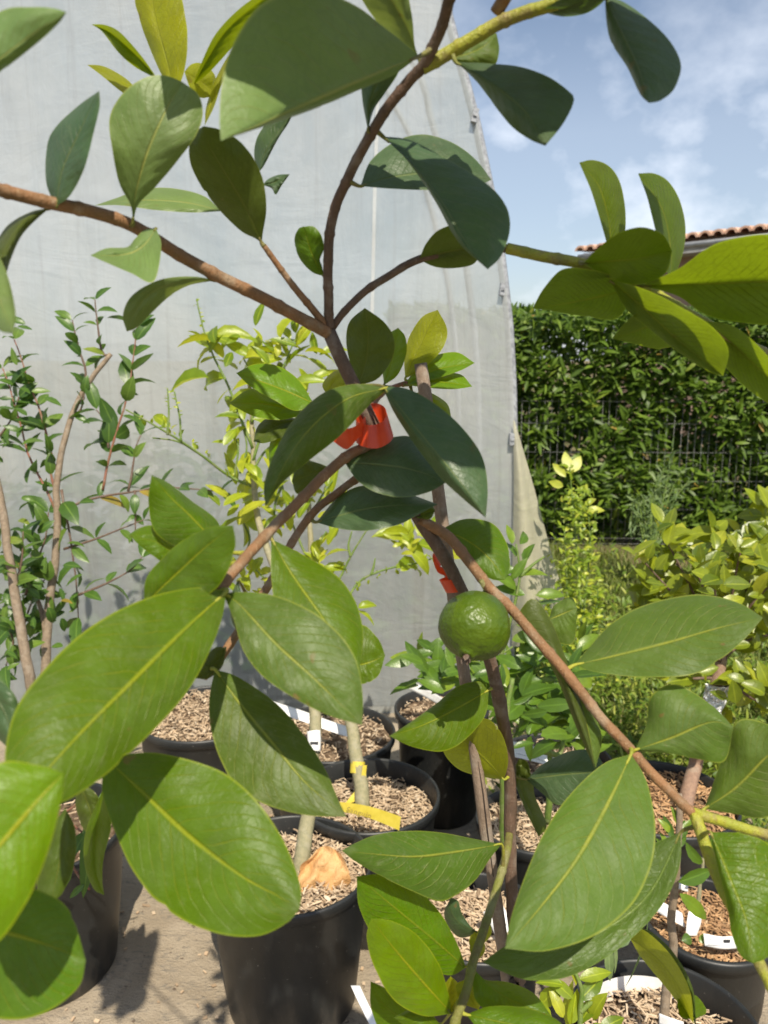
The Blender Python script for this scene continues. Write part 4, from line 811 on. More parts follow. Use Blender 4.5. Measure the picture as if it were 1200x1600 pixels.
# ================================================================== FOREGROUND FRUIT SHRUB
shrub = empty('fruit_shrub', (0.165, 0.40, 0.30), 'broad leaved fruit shrub with red brown branches filling the foreground', 'shrub')
BR = {}
def branch(key, name, pts, r0, r1, mat, n=None, knots=True, world=None):
    n = n or max(8, len(pts) * 7)
    P = px_curve(pts, n)
    if world: P = [Vector(q) for q in catmull([tuple(v) for v in world] + [tuple(v) for v in P], n + 14)]; n += 14
    rad = [r0 + (r1 - r0) * i / n for i in range(n + 1)]
    if knots:
        for i in range(4, n - 2, 7): rad[i] *= 1.16 if i % 2 else 1.08
    P = [p + Vector((mnoise.noise(p * 60), mnoise.noise(p * 60 + Vector((9, 0, 0))), 0)) * 0.0006 for p in P]
    mb = MB(); mb.tube(P, rad, 12); o = mb.build(name, mat, shrub); o['_pts'] = 0; del o['_pts']
    BR[key] = (o, P, rad); return o
base = Vector((0.170, 0.40, 0.285))
branch('trunk', 'trunk', [(816, 1560, .54), (800, 1400, .54), (797, 1300, .535), (796, 1190, .525), (778, 1085, .51), (762, 1020, .50), (738, 965, .487), (712, 905, .476), (688, 860, .470), (655, 812, .463), (625, 750, .458), (600, 695, .453), (574, 645, .448), (548, 592, .443), (528, 550, .440), (514, 518, .438)], .0048, .0038, BARKD, 90, True,
       [base, base + Vector((.003, .01, .22)), base + Vector((.0, .03, .45))])
branch('left_low', 'branch', [(604, 690, .452), (575, 698, .444), (545, 711, .436), (508, 742, .424), (470, 781, .410), (410, 842, .388), (365, 892, .368), (343, 925, .357)], 0.0029, 0.0025, BARK)
branch('left_low_back', 'branch', [(625, 740, .460), (585, 738, .468), (555, 750, .468), (520, 776, .462), (490, 800, .458), (455, 850, .45), (425, 905, .44), (385, 968, .43), (350, 1020, .415), (318, 1058, .405)], 0.0023, 0.0023, BARK)
branch('right_low', 'branch', [(655, 812, .462), (700, 838, .462), (735, 880, .458), (765, 918, .456), (795, 948, .452), (835, 993, .447), (880, 1046, .44), (930, 1110, .435), (975, 1160, .43), (1020, 1210, .425), (1062, 1252, .42), (1084, 1272, .418)], 0.0032, 0.0026, BARK)
branch('right_fork', 'branch', [(1082, 1270, .418), (1120, 1281, .42), (1160, 1293, .42), (1215, 1308, .42)], .0030, .0026, TWIGG)
branch('right_fork_down', 'branch', [(1084, 1270, .418), (1098, 1310, .412), (1113, 1350, .408), (1140, 1410, .40), (1170, 1470, .395), (1215, 1560, .39)], .0030, .0028, TWIGG)
branch('top_left', 'branch', [(515, 522, .438), (490, 508, .432), (430, 476, .42), (375, 448, .408), (335, 428, .40), (270, 392, .385), (205, 352, .37), (140, 330, .355), (75, 316, .342), (0, 297, .328), (-70, 280, .315)], 0.0034, 0.0026, BARK)
branch('thin_left', 'branch', [(512, 512, .438), (490, 485, .432), (462, 450, .425), (435, 415, .418), (412, 385, .412)], 0.0022, 0.0014, BARK)
branch('top', 'branch', [(516, 515, .438), (513, 470, .432), (512, 425, .426), (515, 370, .418), (525, 320, .412), (543, 282, .405), (560, 245, .398), (580, 208, .39), (612, 160, .38), (640, 125, .372), (662, 103, .366), (678, 70, .358), (692, 35, .35), (708, -20, .338)], .0026, .0025, BARKD)
branch('top_right', 'branch', [(660, 106, .367), (690, 90, .366), (730, 65, .362), (775, 38, .358), (815, 22, .354), (860, 8, .35), (925, -15, .345)], .0032, .0027, TWIGG)
branch('right', 'branch', [(520, 512, .440), (540, 485, .438), (575, 452, .436), (612, 428, .434), (655, 405, .43), (710, 392, .428), (760, 386, .424), (797, 389, .42)], 0.0020, 0.0022, BARKD, 40)
branch('right_tip', 'branch', [(792, 388, .42), (820, 394, .418), (850, 401, .415), (905, 411, .412), (955, 425, .41), (1010, 452, .408), (1060, 482, .404), (1120, 515, .40), (1210, 560, .395)], .0029, .0026, TWIGG)
branch('lower_twig', 'branch', [(797, 1298, .535), (792, 1330, .52), (780, 1372, .505), (765, 1425, .488), (750, 1470, .472), (738, 1510, .46), (726, 1555, .448), (712, 1592, .438), (690, 1650, .42)], .0026, .0026, TWIGO)
branch('back_shoot', 'branch', [(575, 640, .455), (598, 615, .49), (622, 602, .525), (640, 598, .54)], .0018, .0014, STEMR)
branch('back_shoot_left', 'branch', [(568, 640, .455), (530, 632, .49), (490, 640, .53), (470, 652, .545)], .0018, .0012, STEMG)

LEAVES = []
def leaf(br, mat, M, A, B, d0, d1, da=0.0, db=0.0, bow=0.0, name='leaf', n=40, m=8, camber=0.25, wav=0.0012, pet=True, parent=None):
    if isinstance(br, tuple): bo, bp, brad = br
    else: bo, bp, brad = BR[br]
    Mc = catmull(M, n); Ac = catmull([M[0]] + A + [M[-1]], n); Bc = catmull([M[0]] + B + [M[-1]], n)
    mb = MB(); rows = []; uvs = []; sd = len(LEAVES) * 3.7; lr = random.Random(len(LEAVES) * 13 + 5)
    nib = [(lr.uniform(.40, .85), lr.uniform(.012, .022), lr.uniform(.03, .08), lr.choice((0, 1))) for _ in range(lr.choice((0, 0, 0, 1, 1)))]
    for i in range(n + 1):
        t = i / n; d = d0 + (d1 - d0) * t + bow * 4 * t * (1 - t); s = math.sin(math.pi * t) ** 0.75 if 0 < t < 1 else 0
        rw = []
        for j in range(-m, m + 1):
            u = abs(j) / m; E = Ac if j < 0 else Bc; k = 1.0 - 0.012 * mnoise.noise((t * 9, sd, 1.0 if j < 0 else 4.0))
            for tn, wn, dn, sn in nib:
                if sn == (1 if j < 0 else 0): k -= dn * math.exp(-((t - tn) / wn) ** 2)
            if u == 1.0: u = k
            elif u > .8: u = min(u, k - .02 * (m - abs(j)))
            off = (da if j < 0 else db) * s
            x = Mc[i][0] + (E[i][0] - Mc[i][0]) * u; y = Mc[i][1] + (E[i][1] - Mc[i][1]) * u
            dd = d + off * (u * (1 - camber) + u * u * camber) + s * wav * u * math.sin(t * 17 + sd + (3 if j < 0 else 0)) + s * wav * .8 * mnoise.noise((u * 2.0 + sd, t * 4.0, j / m)) - s * 0.0016 * math.sin(math.pi * u) + s * 0.00028 * math.sin((t - u * .2) * 2 * math.pi * 9 + (1.5 if j < 0 else 0)) * math.sin(math.pi * min(1, u))
            rw.append(at(x, y, dd)); uvs.append((0.5 + 0.5 * j / m, t))
        rows.append(rw)
    mb.grid(rows, uvs)
    if pet:
        p = rows[0][m]; q = min(bp, key=lambda v: (v - p).length)
        dist = (q - p).length
        if 0.001 < dist < 0.075:
            e = rows[2][m]; md = (p + q) / 2 + (p - e) * 0.15
            cv = [Vector(v) for v in catmull([tuple(q), tuple(md), tuple(p), tuple(e)], 10)]
            mb.tube(cv, [.0015 - .00010 * i for i in range(11)], 8, True, (0.5, 0.0), 1)
    o = mb.build(name, [LM[mat], TWIGG if mat in ('yellow', 'fresh', 'mid', 'pale', 'dusty') else TWIGO], parent or bo)
    LEAVES.append(o); return o
# --- upper left
leaf('top_left', 'mint', [(-120, 180), (0, 92), (55, 50), (104, 19)], [(-60, 70), (0, 18), (50, 11), (85, 13)], [(-40, 140), (0, 113), (60, 66), (92, 36)], .27, .262, .0, .008)
leaf('top_left', 'dark', [(88, 322), (98, 265), (125, 205), (155, 142)], [(72, 285), (74, 225), (90, 195), (125, 163)], [(110, 305), (132, 262), (147, 205), (156, 165)], .343, .325, .016, -.006)
leaf('top_left', 'mint', [(208, 350), (210, 312), (228, 245), (258, 175), (285, 128)], [(204, 320), (186, 285), (174, 225), (172, 180), (190, 148), (225, 122), (258, 118)], [(216, 320), (245, 290), (280, 248), (306, 212), (317, 180), (310, 148)], .365, .345, -.002, .004, -.01)
b = 'top_left'
leaf('top', 'yellow', [(272, 150), (262, 100), (248, 50), (238, 0), (236, -50)], [(250, 112), (232, 70), (218, 30), (211, -10)], [(287, 115), (293, 70), (290, 30), (278, -15)], .425, .447, .008, -.008, 0, pet=False)
leaf('top', 'lime', [(250, 130), (230, 105), (205, 80), (172, 52), (143, 38)], [(236, 108), (215, 80), (187, 50), (165, 39)], [(238, 120), (210, 104), (185, 82), (160, 50)], .425, .41, -.014, .004, pet=False)
leaf('top', 'yellow', [(225, 155), (190, 130), (160, 112), (136, 101)], [(205, 130), (185, 115), (160, 103)], [(205, 152), (185, 140), (160, 119)], .425, .447, .008, -.008, pet=False)
leaf('top', 'yellow', [(288, 112), (315, 128), (338, 146)], [(300, 100), (318, 100), (336, 118)], [(296, 135), (308, 150), (322, 153)], .425, .447, .008, -.008, pet=False)
leaf('top', 'lime', [(302, 133), (325, 92), (355, 47), (400, 8), (440, -20)], [(312, 105), (335, 56), (368, 19), (405, -8)], [(325, 115), (352, 86), (385, 48), (425, 10)], .43, .40, -.012, .01, pet=False)
leaf('top', 'yellow', [(320, 196), (331, 160), (345, 120), (362, 80)], [(322, 168), (334, 130), (350, 98)], [(334, 168), (346, 132), (360, 98)], .425, .447, .008, -.008, pet=False)
leaf('top', 'mint', [(655, 88), (602, 110), (530, 142), (460, 172), (400, 198), (345, 220)], [(635, 70), (600, 42), (555, 8), (500, -14), (440, -10), (395, 20), (362, 76), (347, 130), (343, 185)], [(612, 119), (560, 141), (500, 167), (430, 192), (375, 210)], .352, .272, .0, .016, -.01)
leaf('top', 'mint', [(656, 95), (635, 40), (600, -20), (570, -70)], [(615, 62), (575, 15), (555, -30)], [(648, 70), (643, 20), (628, -25)], .368, .34, .01, -.006)
leaf('top', 'dark', [(575, 205), (577, 165), (592, 125), (615, 75)], [(566, 155), (567, 120), (590, 85)], [(584, 172), (602, 145), (624, 108)], .388, .37, .006, .006)
leaf('thin_left', 'olive', [(409, 380), (398, 355), (380, 318), (345, 260), (325, 225), (318, 197)], [(398, 372), (375, 360), (340, 325), (308, 280), (295, 240), (302, 210)], [(411, 362), (416, 330), (413, 290), (402, 258), (378, 224), (345, 203)], .412, .378, .012, -.004)
leaf('top_left', 'mint', [(345, 330), (300, 318), (250, 313), (200, 314), (148, 321)], [(318, 306), (268, 294), (222, 296), (180, 310)], [(300, 332), (240, 328), (190, 321)], .435, .425, .014, -.006, pet=False)
leaf('thin_left', 'dark', [(405, 268), (418, 232), (440, 200), (462, 165)], [(397, 242), (404, 210), (430, 180)], [(413, 258), (434, 218), (452, 190)], .43, .42, .01, .0, pet=False)
leaf('thin_left', 'dark', [(410, 289), (428, 285), (440, 278), (453, 272)], [(420, 279), (436, 273)], [(424, 294), (431, 304), (440, 290)], .43, .428, .004, .0, pet=False)
leaf('top_left', 'mint', [(244, 357), (222, 385), (190, 398), (141, 399)], [(226, 359), (210, 374), (198, 386), (166, 388)], [(252, 385), (240, 440), (205, 427), (163, 409)], .368, .345, .006, -.012)
leaf('top_left', 'mint', [(338, 438), (285, 440), (240, 455), (212, 485), (198, 518)], [(300, 432), (250, 437), (207, 461), (192, 492)], [(295, 446), (264, 464), (237, 489), (214, 512)], .405, .37, -.004, .012, -.012)
leaf('top_left', 'olive', [(78, 325), (45, 338), (18, 368), (0, 410), (-14, 470)], [(48, 331), (12, 352), (-8, 385), (-24, 430)], [(58, 342), (34, 368), (18, 402), (4, 445)], .345, .31, .012, .004)
leaf('top_left', 'mint', [(-60, 340), (-25, 410), (0, 470), (21, 522)], [(-60, 400), (-35, 455), (-5, 512)], [(-25, 360), (8, 420), (24, 485)], .31, .272, .006, .006, pet=False)
leaf('top', 'mid', [(506, 432), (496, 415), (485, 390), (474, 354)], [(486, 424), (467, 402), (460, 375), (466, 358)], [(503, 415), (500, 405), (506, 388), (502, 368), (490, 354)], .43, .418, .006, -.002)
leaf('top', 'dark', [(563, 291), (600, 280), (650, 272), (700, 270), (768, 281)], [(580, 250), (620, 220), (660, 210), (705, 222), (742, 248)], [(615, 295), (680, 297), (740, 292)], .405, .43, .012, -.008)
leaf('top', 'dark', [(598, 213), (648, 262), (690, 316), (727, 378), (762, 421)], [(622, 234), (652, 272), (682, 318), (716, 378)], [(640, 219), (695, 246), (755, 283), (790, 320), (797, 358), (783, 400)], .392, .355, .006, .012, -.008)
leaf('right', 'olive', [(655, 406), (690, 396), (720, 390), (750, 384)], [(666, 380), (688, 358), (722, 352)], [(680, 417), (710, 419), (742, 411)], .43, .42, -.02, .012)
leaf('top_right', 'dark', [(712, 97), (768, 132), (820, 175), (852, 228)], [(760, 99), (812, 104), (857, 120), (888, 142), (897, 157), (880, 193)], [(745, 128), (775, 168), (800, 198), (828, 218)], .362, .325, .004, .012)
leaf('top_right', 'dark', [(945, -8), (968, 45), (996, 105), (1014, 161)], [(948, 38), (956, 68), (980, 105), (1000, 147)], [(978, 5), (1015, 32), (1048, 66), (1064, 102), (1054, 138), (1032, 157)], .345, .318, .008, .006)
leaf('top_right', 'dark', [(845, 18), (880, 14), (912, 2), (955, -20)], [(866, 4), (905, -16)], [(880, 26), (918, 20), (945, 0)], .352, .34, -.01, .01)
leaf('top_right', 'pale', [(702, 92), (730, 84), (756, 72), (776, 52)], [(722, 72), (748, 54)], [(736, 104), (770, 104), (780, 80)], .372, .38, .006, .004)
# --- upper right cluster, seen from below
leaf('right_tip', 'under', [(955, 405), (951, 345), (935, 290), (905, 254)], [(938, 345), (925, 302), (914, 275)], [(975, 370), (977, 325), (968, 283), (950, 258), (925, 250)], .425, .41, -.012, .012)
leaf('right_tip', 'under', [(1048, 445), (1048, 390), (1034, 325), (997, 271)], [(1034, 395), (1022, 352), (1011, 308)], [(1066, 400), (1071, 355), (1062, 313), (1045, 284), (1022, 271)], .42, .405, -.014, .016)
leaf('right_tip', 'under', [(912, 411), (955, 408), (1000, 404), (1050, 392)], [(930, 392), (965, 365), (1003, 355), (1036, 367)], [(945, 432), (983, 444), (1016, 441), (1042, 424)], .40, .385, -.034, .006)
leaf('right_tip', 'under', [(992, 450), (935, 464), (882, 475), (832, 482)], [(955, 430), (915, 420), (878, 421), (850, 450)], [(965, 497), (912, 494), (862, 486)], .425, .42, -.036, .010)
leaf('right_tip', 'under', [(1045, 480), (1015, 508), (957, 529)], [(1010, 480), (978, 503)], [(1062, 530), (1032, 545), (990, 537)], .425, .415, -.02, .02)
leaf('right_tip', 'under', [(1002, 446), (1100, 444), (1200, 440), (1330, 438)], [(1060, 420), (1110, 385), (1160, 370), (1210, 367), (1265, 385)], [(1060, 463), (1100, 491), (1155, 504), (1210, 506), (1270, 480)], .405, .36, -.052, .004)
leaf('right_tip', 'under', [(952, 436), (1000, 477), (1060, 532), (1130, 588)], [(1010, 453), (1060, 478), (1112, 510), (1138, 545)], [(978, 482), (1018, 517), (1066, 555), (1106, 580)], .408, .37, -.036, .006)
leaf('right_tip', 'under', [(1090, 500), (1145, 538), (1195, 585), (1250, 640)], [(1150, 512), (1205, 562), (1240, 610)], [(1128, 566), (1175, 613), (1220, 640)], .405, .38, -.034, .010)
# --- around the fork and tape; back shoots coloured brighter for a backlit glow
leaf('back_shoot', 'olive', [(560, 602), (572, 562), (575, 520), (570, 481)], [(549, 575), (541, 535), (546, 503)], [(590, 592), (612, 562), (616, 530), (600, 503)], .475, .462, .010, -.008)
leaf('back_shoot', 'lime', [(600, 602), (613, 562), (622, 512)], [(597, 562), (606, 525)], [(622, 585), (635, 552), (633, 526)], .515, .51, .010, -.008)
leaf('back_shoot', 'yellow', [(633, 592), (655, 542), (684, 484)], [(632, 560), (640, 525), (660, 495)], [(660, 576), (690, 547), (699, 516)], .54, .535, .010, -.008)
leaf('back_shoot', 'lime', [(630, 603), (680, 578), (742, 567)], [(662, 564), (710, 550)], [(672, 594), (717, 580)], .535, .53, .010, -.008)
leaf('back_shoot', 'lime', [(636, 602), (690, 597), (738, 604)], [(672, 585), (717, 584)], [(680, 607), (712, 608)], .53, .525, .010, -.008)
leaf('back_shoot', 'lime', [(645, 615), (680, 632), (706, 656)], [(668, 612), (698, 630)], [(664, 640), (690, 660)], .54, .53, .010, -.008)
leaf('back_shoot_left', 'lime', [(490, 630), (450, 612), (410, 597), (369, 583)], [(465, 592), (432, 571), (398, 569)], [(462, 642), (430, 626), (394, 606)], .525, .515, .010, -.008)
leaf('back_shoot_left', 'lime', [(478, 646), (420, 632), (357, 630)], [(440, 625), (394, 607)], [(440, 656), (398, 651)], .53, .525, .010, -.008)
leaf('back_shoot_left', 'olive', [(472, 656), (430, 668), (396, 690)], [(430, 649), (404, 664)], [(452, 677), (416, 692)], .535, .525, .010, -.008)
leaf('back_shoot_left', 'lime', [(478, 660), (446, 690), (421, 732)], [(442, 664), (422, 692)], [(472, 692), (450, 722)], .53, .52, .010, -.008)
leaf('back_shoot', 'yellow', [(510, 616), (525, 592), (546, 576)], [(504, 600), (522, 580)], [(530, 612), (546, 596)], .50, .50, .010, -.008)
leaf('trunk', 'dusty', [(606, 606), (545, 622), (490, 664), (448, 720), (415, 792)], [(555, 600), (505, 614), (460, 654), (430, 705), (413, 755)], [(580, 630), (530, 682), (480, 722), (438, 758)], .425, .38, .010, .010, -.02)
leaf('trunk', 'dark', [(597, 603), (640, 657), (690, 718), (728, 765), (759, 809)], [(616, 645), (652, 700), (690, 748), (722, 778), (742, 795)], [(640, 609), (692, 640), (732, 680), (755, 718), (762, 765)], .425, .385, .010, .010, -.014)
leaf('left_low', 'dark', [(538, 722), (600, 727), (650, 736), (698, 753)], [(568, 705), (603, 686), (643, 683), (678, 715)], [(560, 752), (592, 771), (632, 777), (672, 768)], .436, .425, .018, -.006)
leaf('left_low_back', 'dark', [(494, 816), (560, 798), (620, 790), (684, 788)], [(530, 775), (572, 758), (622, 766), (660, 779)], [(530, 826), (572, 829), (622, 820), (655, 803)], .455, .44, .018, -.006)
leaf('right_low', 'pale', [(640, 806), (658, 804), (680, 797)], [(654, 790), (672, 786)], [(658, 811), (673, 810)], .462, .455, .004, 0)
leaf('left_low', 'olive', [(520, 732), (485, 742), (456, 752)], [(492, 722), (466, 718)], [(500, 755), (466, 772)], .445, .435, .006, -.004)
leaf('right_low', 'mid', [(690, 827), (730, 845), (762, 870), (790, 906)], [(725, 811), (768, 817), (790, 845), (797, 880)], [(706, 850), (736, 885), (768, 905)], .468, .455, .014, -.002, .0)
# --- left group
leaf('left_low', 'mid', [(350, 862), (300, 808), (265, 775), (237, 742)], [(300, 862), (245, 835), (232, 785)], [(340, 815), (300, 783), (264, 755)], .385, .37, .0, .018)
leaf('left_low', 'fresh', [(300, 890), (250, 850), (202, 837)], [(275, 848), (242, 822), (216, 826)], [(270, 888), (228, 860)], .388, .375, .01, -.002)
leaf('left_low', 'mid', [(225, 945), (268, 903), (318, 857), (364, 821)], [(228, 905), (252, 874), (285, 845), (328, 824)], [(290, 945), (335, 922), (358, 888), (368, 850)], .362, .335, .006, -.006, pet=False)
leaf('left_low', 'mid', [(354, 924), (282, 990), (202, 1070), (130, 1142), (68, 1210), (30, 1262)], [(305, 918), (222, 937), (140, 980), (70, 1045), (28, 1102), (10, 1160), (10, 1215)], [(347, 965), (330, 1012), (300, 1070), (260, 1120), (215, 1166), (160, 1214), (95, 1255)], .352, .262, .004, .004, -.01)
leaf('left_low', 'dusty', [(348, 926), (375, 945), (430, 1005), (490, 1060), (540, 1108), (566, 1133)], [(402, 926), (452, 938), (502, 965), (540, 1002), (560, 1042), (567, 1092)], [(366, 970), (380, 1016), (410, 1056), (460, 1091), (512, 1117)], .36, .335, .008, -.004, -.006)
leaf('left_low', 'mid', [(424, 842), (456, 897), (502, 962), (562, 1046)], [(472, 866), (522, 896), (553, 935), (567, 985)], [(424, 905), (436, 960), (482, 1012), (530, 1045)], .392, .365, .014, -.008)
leaf('left_low_back', 'mid', [(548, 1040), (575, 1036), (602, 1024)], [(562, 978), (590, 997)], [(562, 1068), (590, 1057)], .43, .435, .006, -.004, pet=False)
leaf('left_low_back', 'dark', [(372, 905), (366, 945), (374, 992)], [(360, 935), (362, 970)], [(378, 935), (382, 970)], .40, .395, .002, 0)
leaf('left_low_back', 'olive', [(352, 1012), (340, 1035), (322, 1052), (306, 1060)], [(336, 1012), (316, 1034)], [(348, 1040), (326, 1060)], .41, .40, .002, 0)
leaf('left_low_back', 'dusty', [(336, 1046), (380, 1105), (430, 1165), (480, 1225), (541, 1276)], [(372, 1058), (432, 1099), (472, 1145), (507, 1200), (527, 1246)], [(327, 1092), (330, 1142), (346, 1190), (372, 1232), (422, 1260), (482, 1274)], .40, .368, .010, -.006, -.004)
leaf('left_low_back', 'mid', [(165, 1184), (230, 1245), (300, 1310), (380, 1370), (435, 1400), (468, 1420)], [(232, 1176), (302, 1189), (362, 1215), (412, 1265), (450, 1328), (470, 1388)], [(160, 1240), (185, 1312), (215, 1372), (260, 1421), (330, 1456), (400, 1463), (448, 1442)], .345, .31, .010, -.006, -.004, pet=False)
leaf('left_low', 'lime', [(100, 1208), (60, 1250), (0, 1320), (-90, 1420)], [(60, 1196), (0, 1192), (-70, 1240), (-110, 1330)], [(96, 1250), (75, 1330), (38, 1416), (-20, 1480)], .252, .228, .002, .0, pet=False)
leaf('left_low', 'mid', [(-90, 1440), (0, 1455), (70, 1475), (134, 1500)], [(-40, 1395), (10, 1383), (62, 1391), (108, 1422)], [(-40, 1570), (25, 1594), (85, 1574), (124, 1540)], .285, .295, .008, -.004, pet=False)
leaf('left_low', 'dark', [(-60, 1040), (-20, 1075), (10, 1120), (24, 1180)], [(-40, 1090), (-15, 1140)], [(-5, 1060), (26, 1092), (32, 1140)], .32, .31, .006, 0, pet=False)
# --- lower centre
leaf('lower_twig', 'dusty', [(784, 1319), (720, 1329), (650, 1338), (590, 1335), (534, 1329)], [(742, 1311), (690, 1301), (640, 1298), (590, 1304), (556, 1317)], [(766, 1341), (742, 1376), (712, 1399), (685, 1408), (640, 1391), (590, 1366), (554, 1345)], .498, .432, .014, .002)
leaf('lower_twig', 'fresh', [(728, 1512), (680, 1470), (620, 1421), (557, 1369)], [(715, 1476), (690, 1430), (652, 1389), (602, 1367)], [(700, 1524), (648, 1504), (592, 1472), (562, 1420)], .492, .460, .012, -.002)
leaf('lower_twig', 'lime', [(706, 1584), (650, 1522), (610, 1475), (580, 1435)], [(700, 1550), (685, 1505), (652, 1461), (612, 1439)], [(660, 1587), (615, 1562), (585, 1511), (573, 1465)], .462, .430, .008, -.006)
leaf('lower_twig', 'fresh', [(690, 1600), (640, 1596), (600, 1570), (579, 1533)], [(650, 1578), (605, 1546)], [(650, 1625), (600, 1615), (580, 1575)], .490, .480, .004, 0)
leaf('lower_twig', 'dark', [(752, 1458), (722, 1446), (706, 1425), (704, 1402)], [(738, 1450), (722, 1428), (716, 1408)], [(716, 1464), (694, 1432)], .50, .49, .004, .01)
leaf('lower_twig', 'fresh', [(738, 1512), (778, 1550), (815, 1570), (862, 1588)], [(755, 1530), (795, 1535), (835, 1553)], [(742, 1560), (768, 1582), (812, 1592)], .462, .45, .01, -.004)
leaf('lower_twig', 'fresh', [(728, 1585), (800, 1600), (850, 1606), (890, 1615)], [(768, 1572), (822, 1575), (868, 1592)], [(770, 1630), (830, 1640), (870, 1630)], .44, .425, .01, -.004)
leaf('lower_twig', 'yellow', [(741, 1505), (746, 1484), (742, 1456)], [(734, 1484), (734, 1465)], [(757, 1488), (755, 1468)], .48, .49, -.006, .006)
leaf('lower_twig', 'yellow', [(728, 1530), (735, 1560), (748, 1578)], [(712, 1540), (722, 1566)], [(742, 1545), (752, 1562)], .47, .475, -.006, .006)
# --- lower right
leaf('right_fork_down', 'netted', [(1064, 1300), (1012, 1400), (932, 1460), (850, 1490), (754, 1503)], [(1002, 1330), (932, 1400), (850, 1448), (790, 1478)], [(1062, 1352), (1036, 1412), (980, 1472), (900, 1522), (830, 1532), (782, 1517)], .425, .40, .012, -.006)
leaf('right_low', 'pale', [(986, 1178), (952, 1250), (902, 1340), (842, 1420), (789, 1482)], [(942, 1194), (892, 1240), (850, 1300), (820, 1370), (799, 1432)], [(1010, 1220), (1024, 1290), (1015, 1360), (982, 1420), (922, 1465), (852, 1486)], .42, .352, .008, -.006, -.006)
leaf('right_low', 'pale', [(898, 1039), (960, 1025), (1040, 1005), (1120, 982), (1192, 965)], [(922, 1010), (960, 970), (1020, 941), (1092, 929), (1152, 941)], [(930, 1050), (1000, 1058), (1082, 1054), (1126, 1030), (1162, 1000)], .44, .415, .034, -.010)
leaf('right_low', 'pale', [(992, 1172), (1050, 1153), (1110, 1128), (1146, 1136)], [(1010, 1132), (1018, 1086), (1058, 1070), (1112, 1102)], [(1050, 1178), (1090, 1186), (1132, 1189)], .425, .41, .012, .0)
leaf('right_fork', 'pale', [(1100, 1264), (1150, 1230), (1195, 1185), (1235, 1150)], [(1116, 1220), (1134, 1165), (1154, 1125), (1195, 1130)], [(1150, 1272), (1200, 1277), (1245, 1240)], .42, .40, .012, .0)
leaf('right_fork_down', 'fresh', [(1110, 1300), (1142, 1380), (1166, 1440), (1176, 1505)], [(1120, 1350), (1134, 1402), (1144, 1462), (1158, 1494)], [(1162, 1303), (1205, 1322), (1245, 1380), (1228, 1455), (1200, 1495)], .395, .362, .004, .004)
leaf('right_low', 'olive', [(804, 966), (846, 1000), (882, 1068), (910, 1140), (930, 1202)], [(832, 935), (862, 972), (888, 1040), (914, 1120)], [(834, 992), (872, 1064), (902, 1140)], .45, .43, .006, .012)
leaf('right_low', 'pale', [(858, 968), (880, 958), (902, 950)], [(866, 946), (892, 933)], [(868, 1000), (896, 1004)], .50, .50, .006, .0, pet=False)
leaf('right_low', 'pale', [(893, 1072), (915, 1125), (931, 1200)], [(900, 1110), (916, 1160)], [(918, 1095), (940, 1150)], .445, .437, .0, .004)
leaf('trunk', 'dark', [(822, 1218), (880, 1210), (948, 1206)], [(850, 1193), (890, 1174), (928, 1174)], [(848, 1240), (872, 1258), (915, 1248)], .53, .50, .012, -.004)
leaf('trunk', 'mid', [(764, 1078), (740, 1092), (692, 1118), (650, 1137), (608, 1150)], [(752, 1065), (716, 1072), (682, 1099), (645, 1126)], [(757, 1120), (724, 1158), (690, 1174), (645, 1167)], .505, .47, .012, -.002)
leaf('trunk', 'yellow', [(788, 1218), (755, 1184), (725, 1158), (700, 1140)], [(794, 1185), (783, 1145), (755, 1122)], [(750, 1213), (714, 1200), (692, 1172)], .52, .53, -.02, .02)
leaf('trunk', 'olive', [(806, 1196), (816, 1240), (832, 1275), (842, 1308)], [(806, 1225), (822, 1268)], [(830, 1210), (836, 1245), (854, 1288)], .535, .525, -.004, .008)
leaf('trunk', 'olive', [(806, 1196), (820, 1196), (829, 1213)], [(812, 1186), (825, 1192)], [(808, 1212), (822, 1218)], .53, .53, -.004, .004)

leaf('lower_twig', 'yellow', [(984, 1465), (1030, 1500), (1064, 1548), (1084, 1600)], [(1003, 1452), (1046, 1490), (1077, 1545)], [(1002, 1496), (1038, 1540), (1066, 1575)], .46, .45, -.024, .024, pet=False)
leaf('lower_twig', 'olive', [(990, 1462), (1040, 1490), (1076, 1545), (1088, 1604)], [(1010, 1452), (1052, 1488), (1082, 1543)], [(1030, 1490), (1068, 1545), (1084, 1596)], .47, .46, .0, .0, pet=False)
leaf('left_low', 'olive', [(102, 1262), (98, 1320), (80, 1409)], [(76, 1300), (60, 1360), (60, 1396)], [(118, 1298), (116, 1350), (97, 1396)], .36, .35, .004, .0, pet=False)
leaf('left_low', 'fresh', [(160, 1235), (150, 1310), (149, 1360), (163, 1399)], [(134, 1300), (132, 1350), (146, 1388)], [(174, 1285), (162, 1340), (160, 1375)], .40, .40, .006, -.010, pet=False)
leaf('left_low', 'olive', [(125, 1225), (140, 1265), (150, 1305)], [(118, 1255), (130, 1295)], [(150, 1240), (168, 1285)], .41, .41, .004, .0, pet=False)
leaf('lower_twig', 'fresh', [(700, 1620), (660, 1590), (615, 1590)], [(670, 1580), (640, 1578)], [(670, 1612), (640, 1606)], .47, .46, .006, 0)
leaf('lower_twig', 'yellow', [(716, 1592), (700, 1560), (704, 1525)], [(694, 1575), (692, 1545)], [(722, 1565), (718, 1540)], .47, .48, -.008, .006)
leaf('lower_twig', 'yellow', [(765, 1440), (756, 1462), (742, 1474)], [(752, 1446), (744, 1462)], [(768, 1458), (756, 1474)], .50, .50, -.006, .006)
leaf('right_fork_down', 'fresh', [(1088, 1592), (1075, 1575), (1066, 1550)], [(1066, 1590), (1058, 1568)], [(1104, 1580), (1088, 1556)], .46, .47, -.01, .01, pet=False)
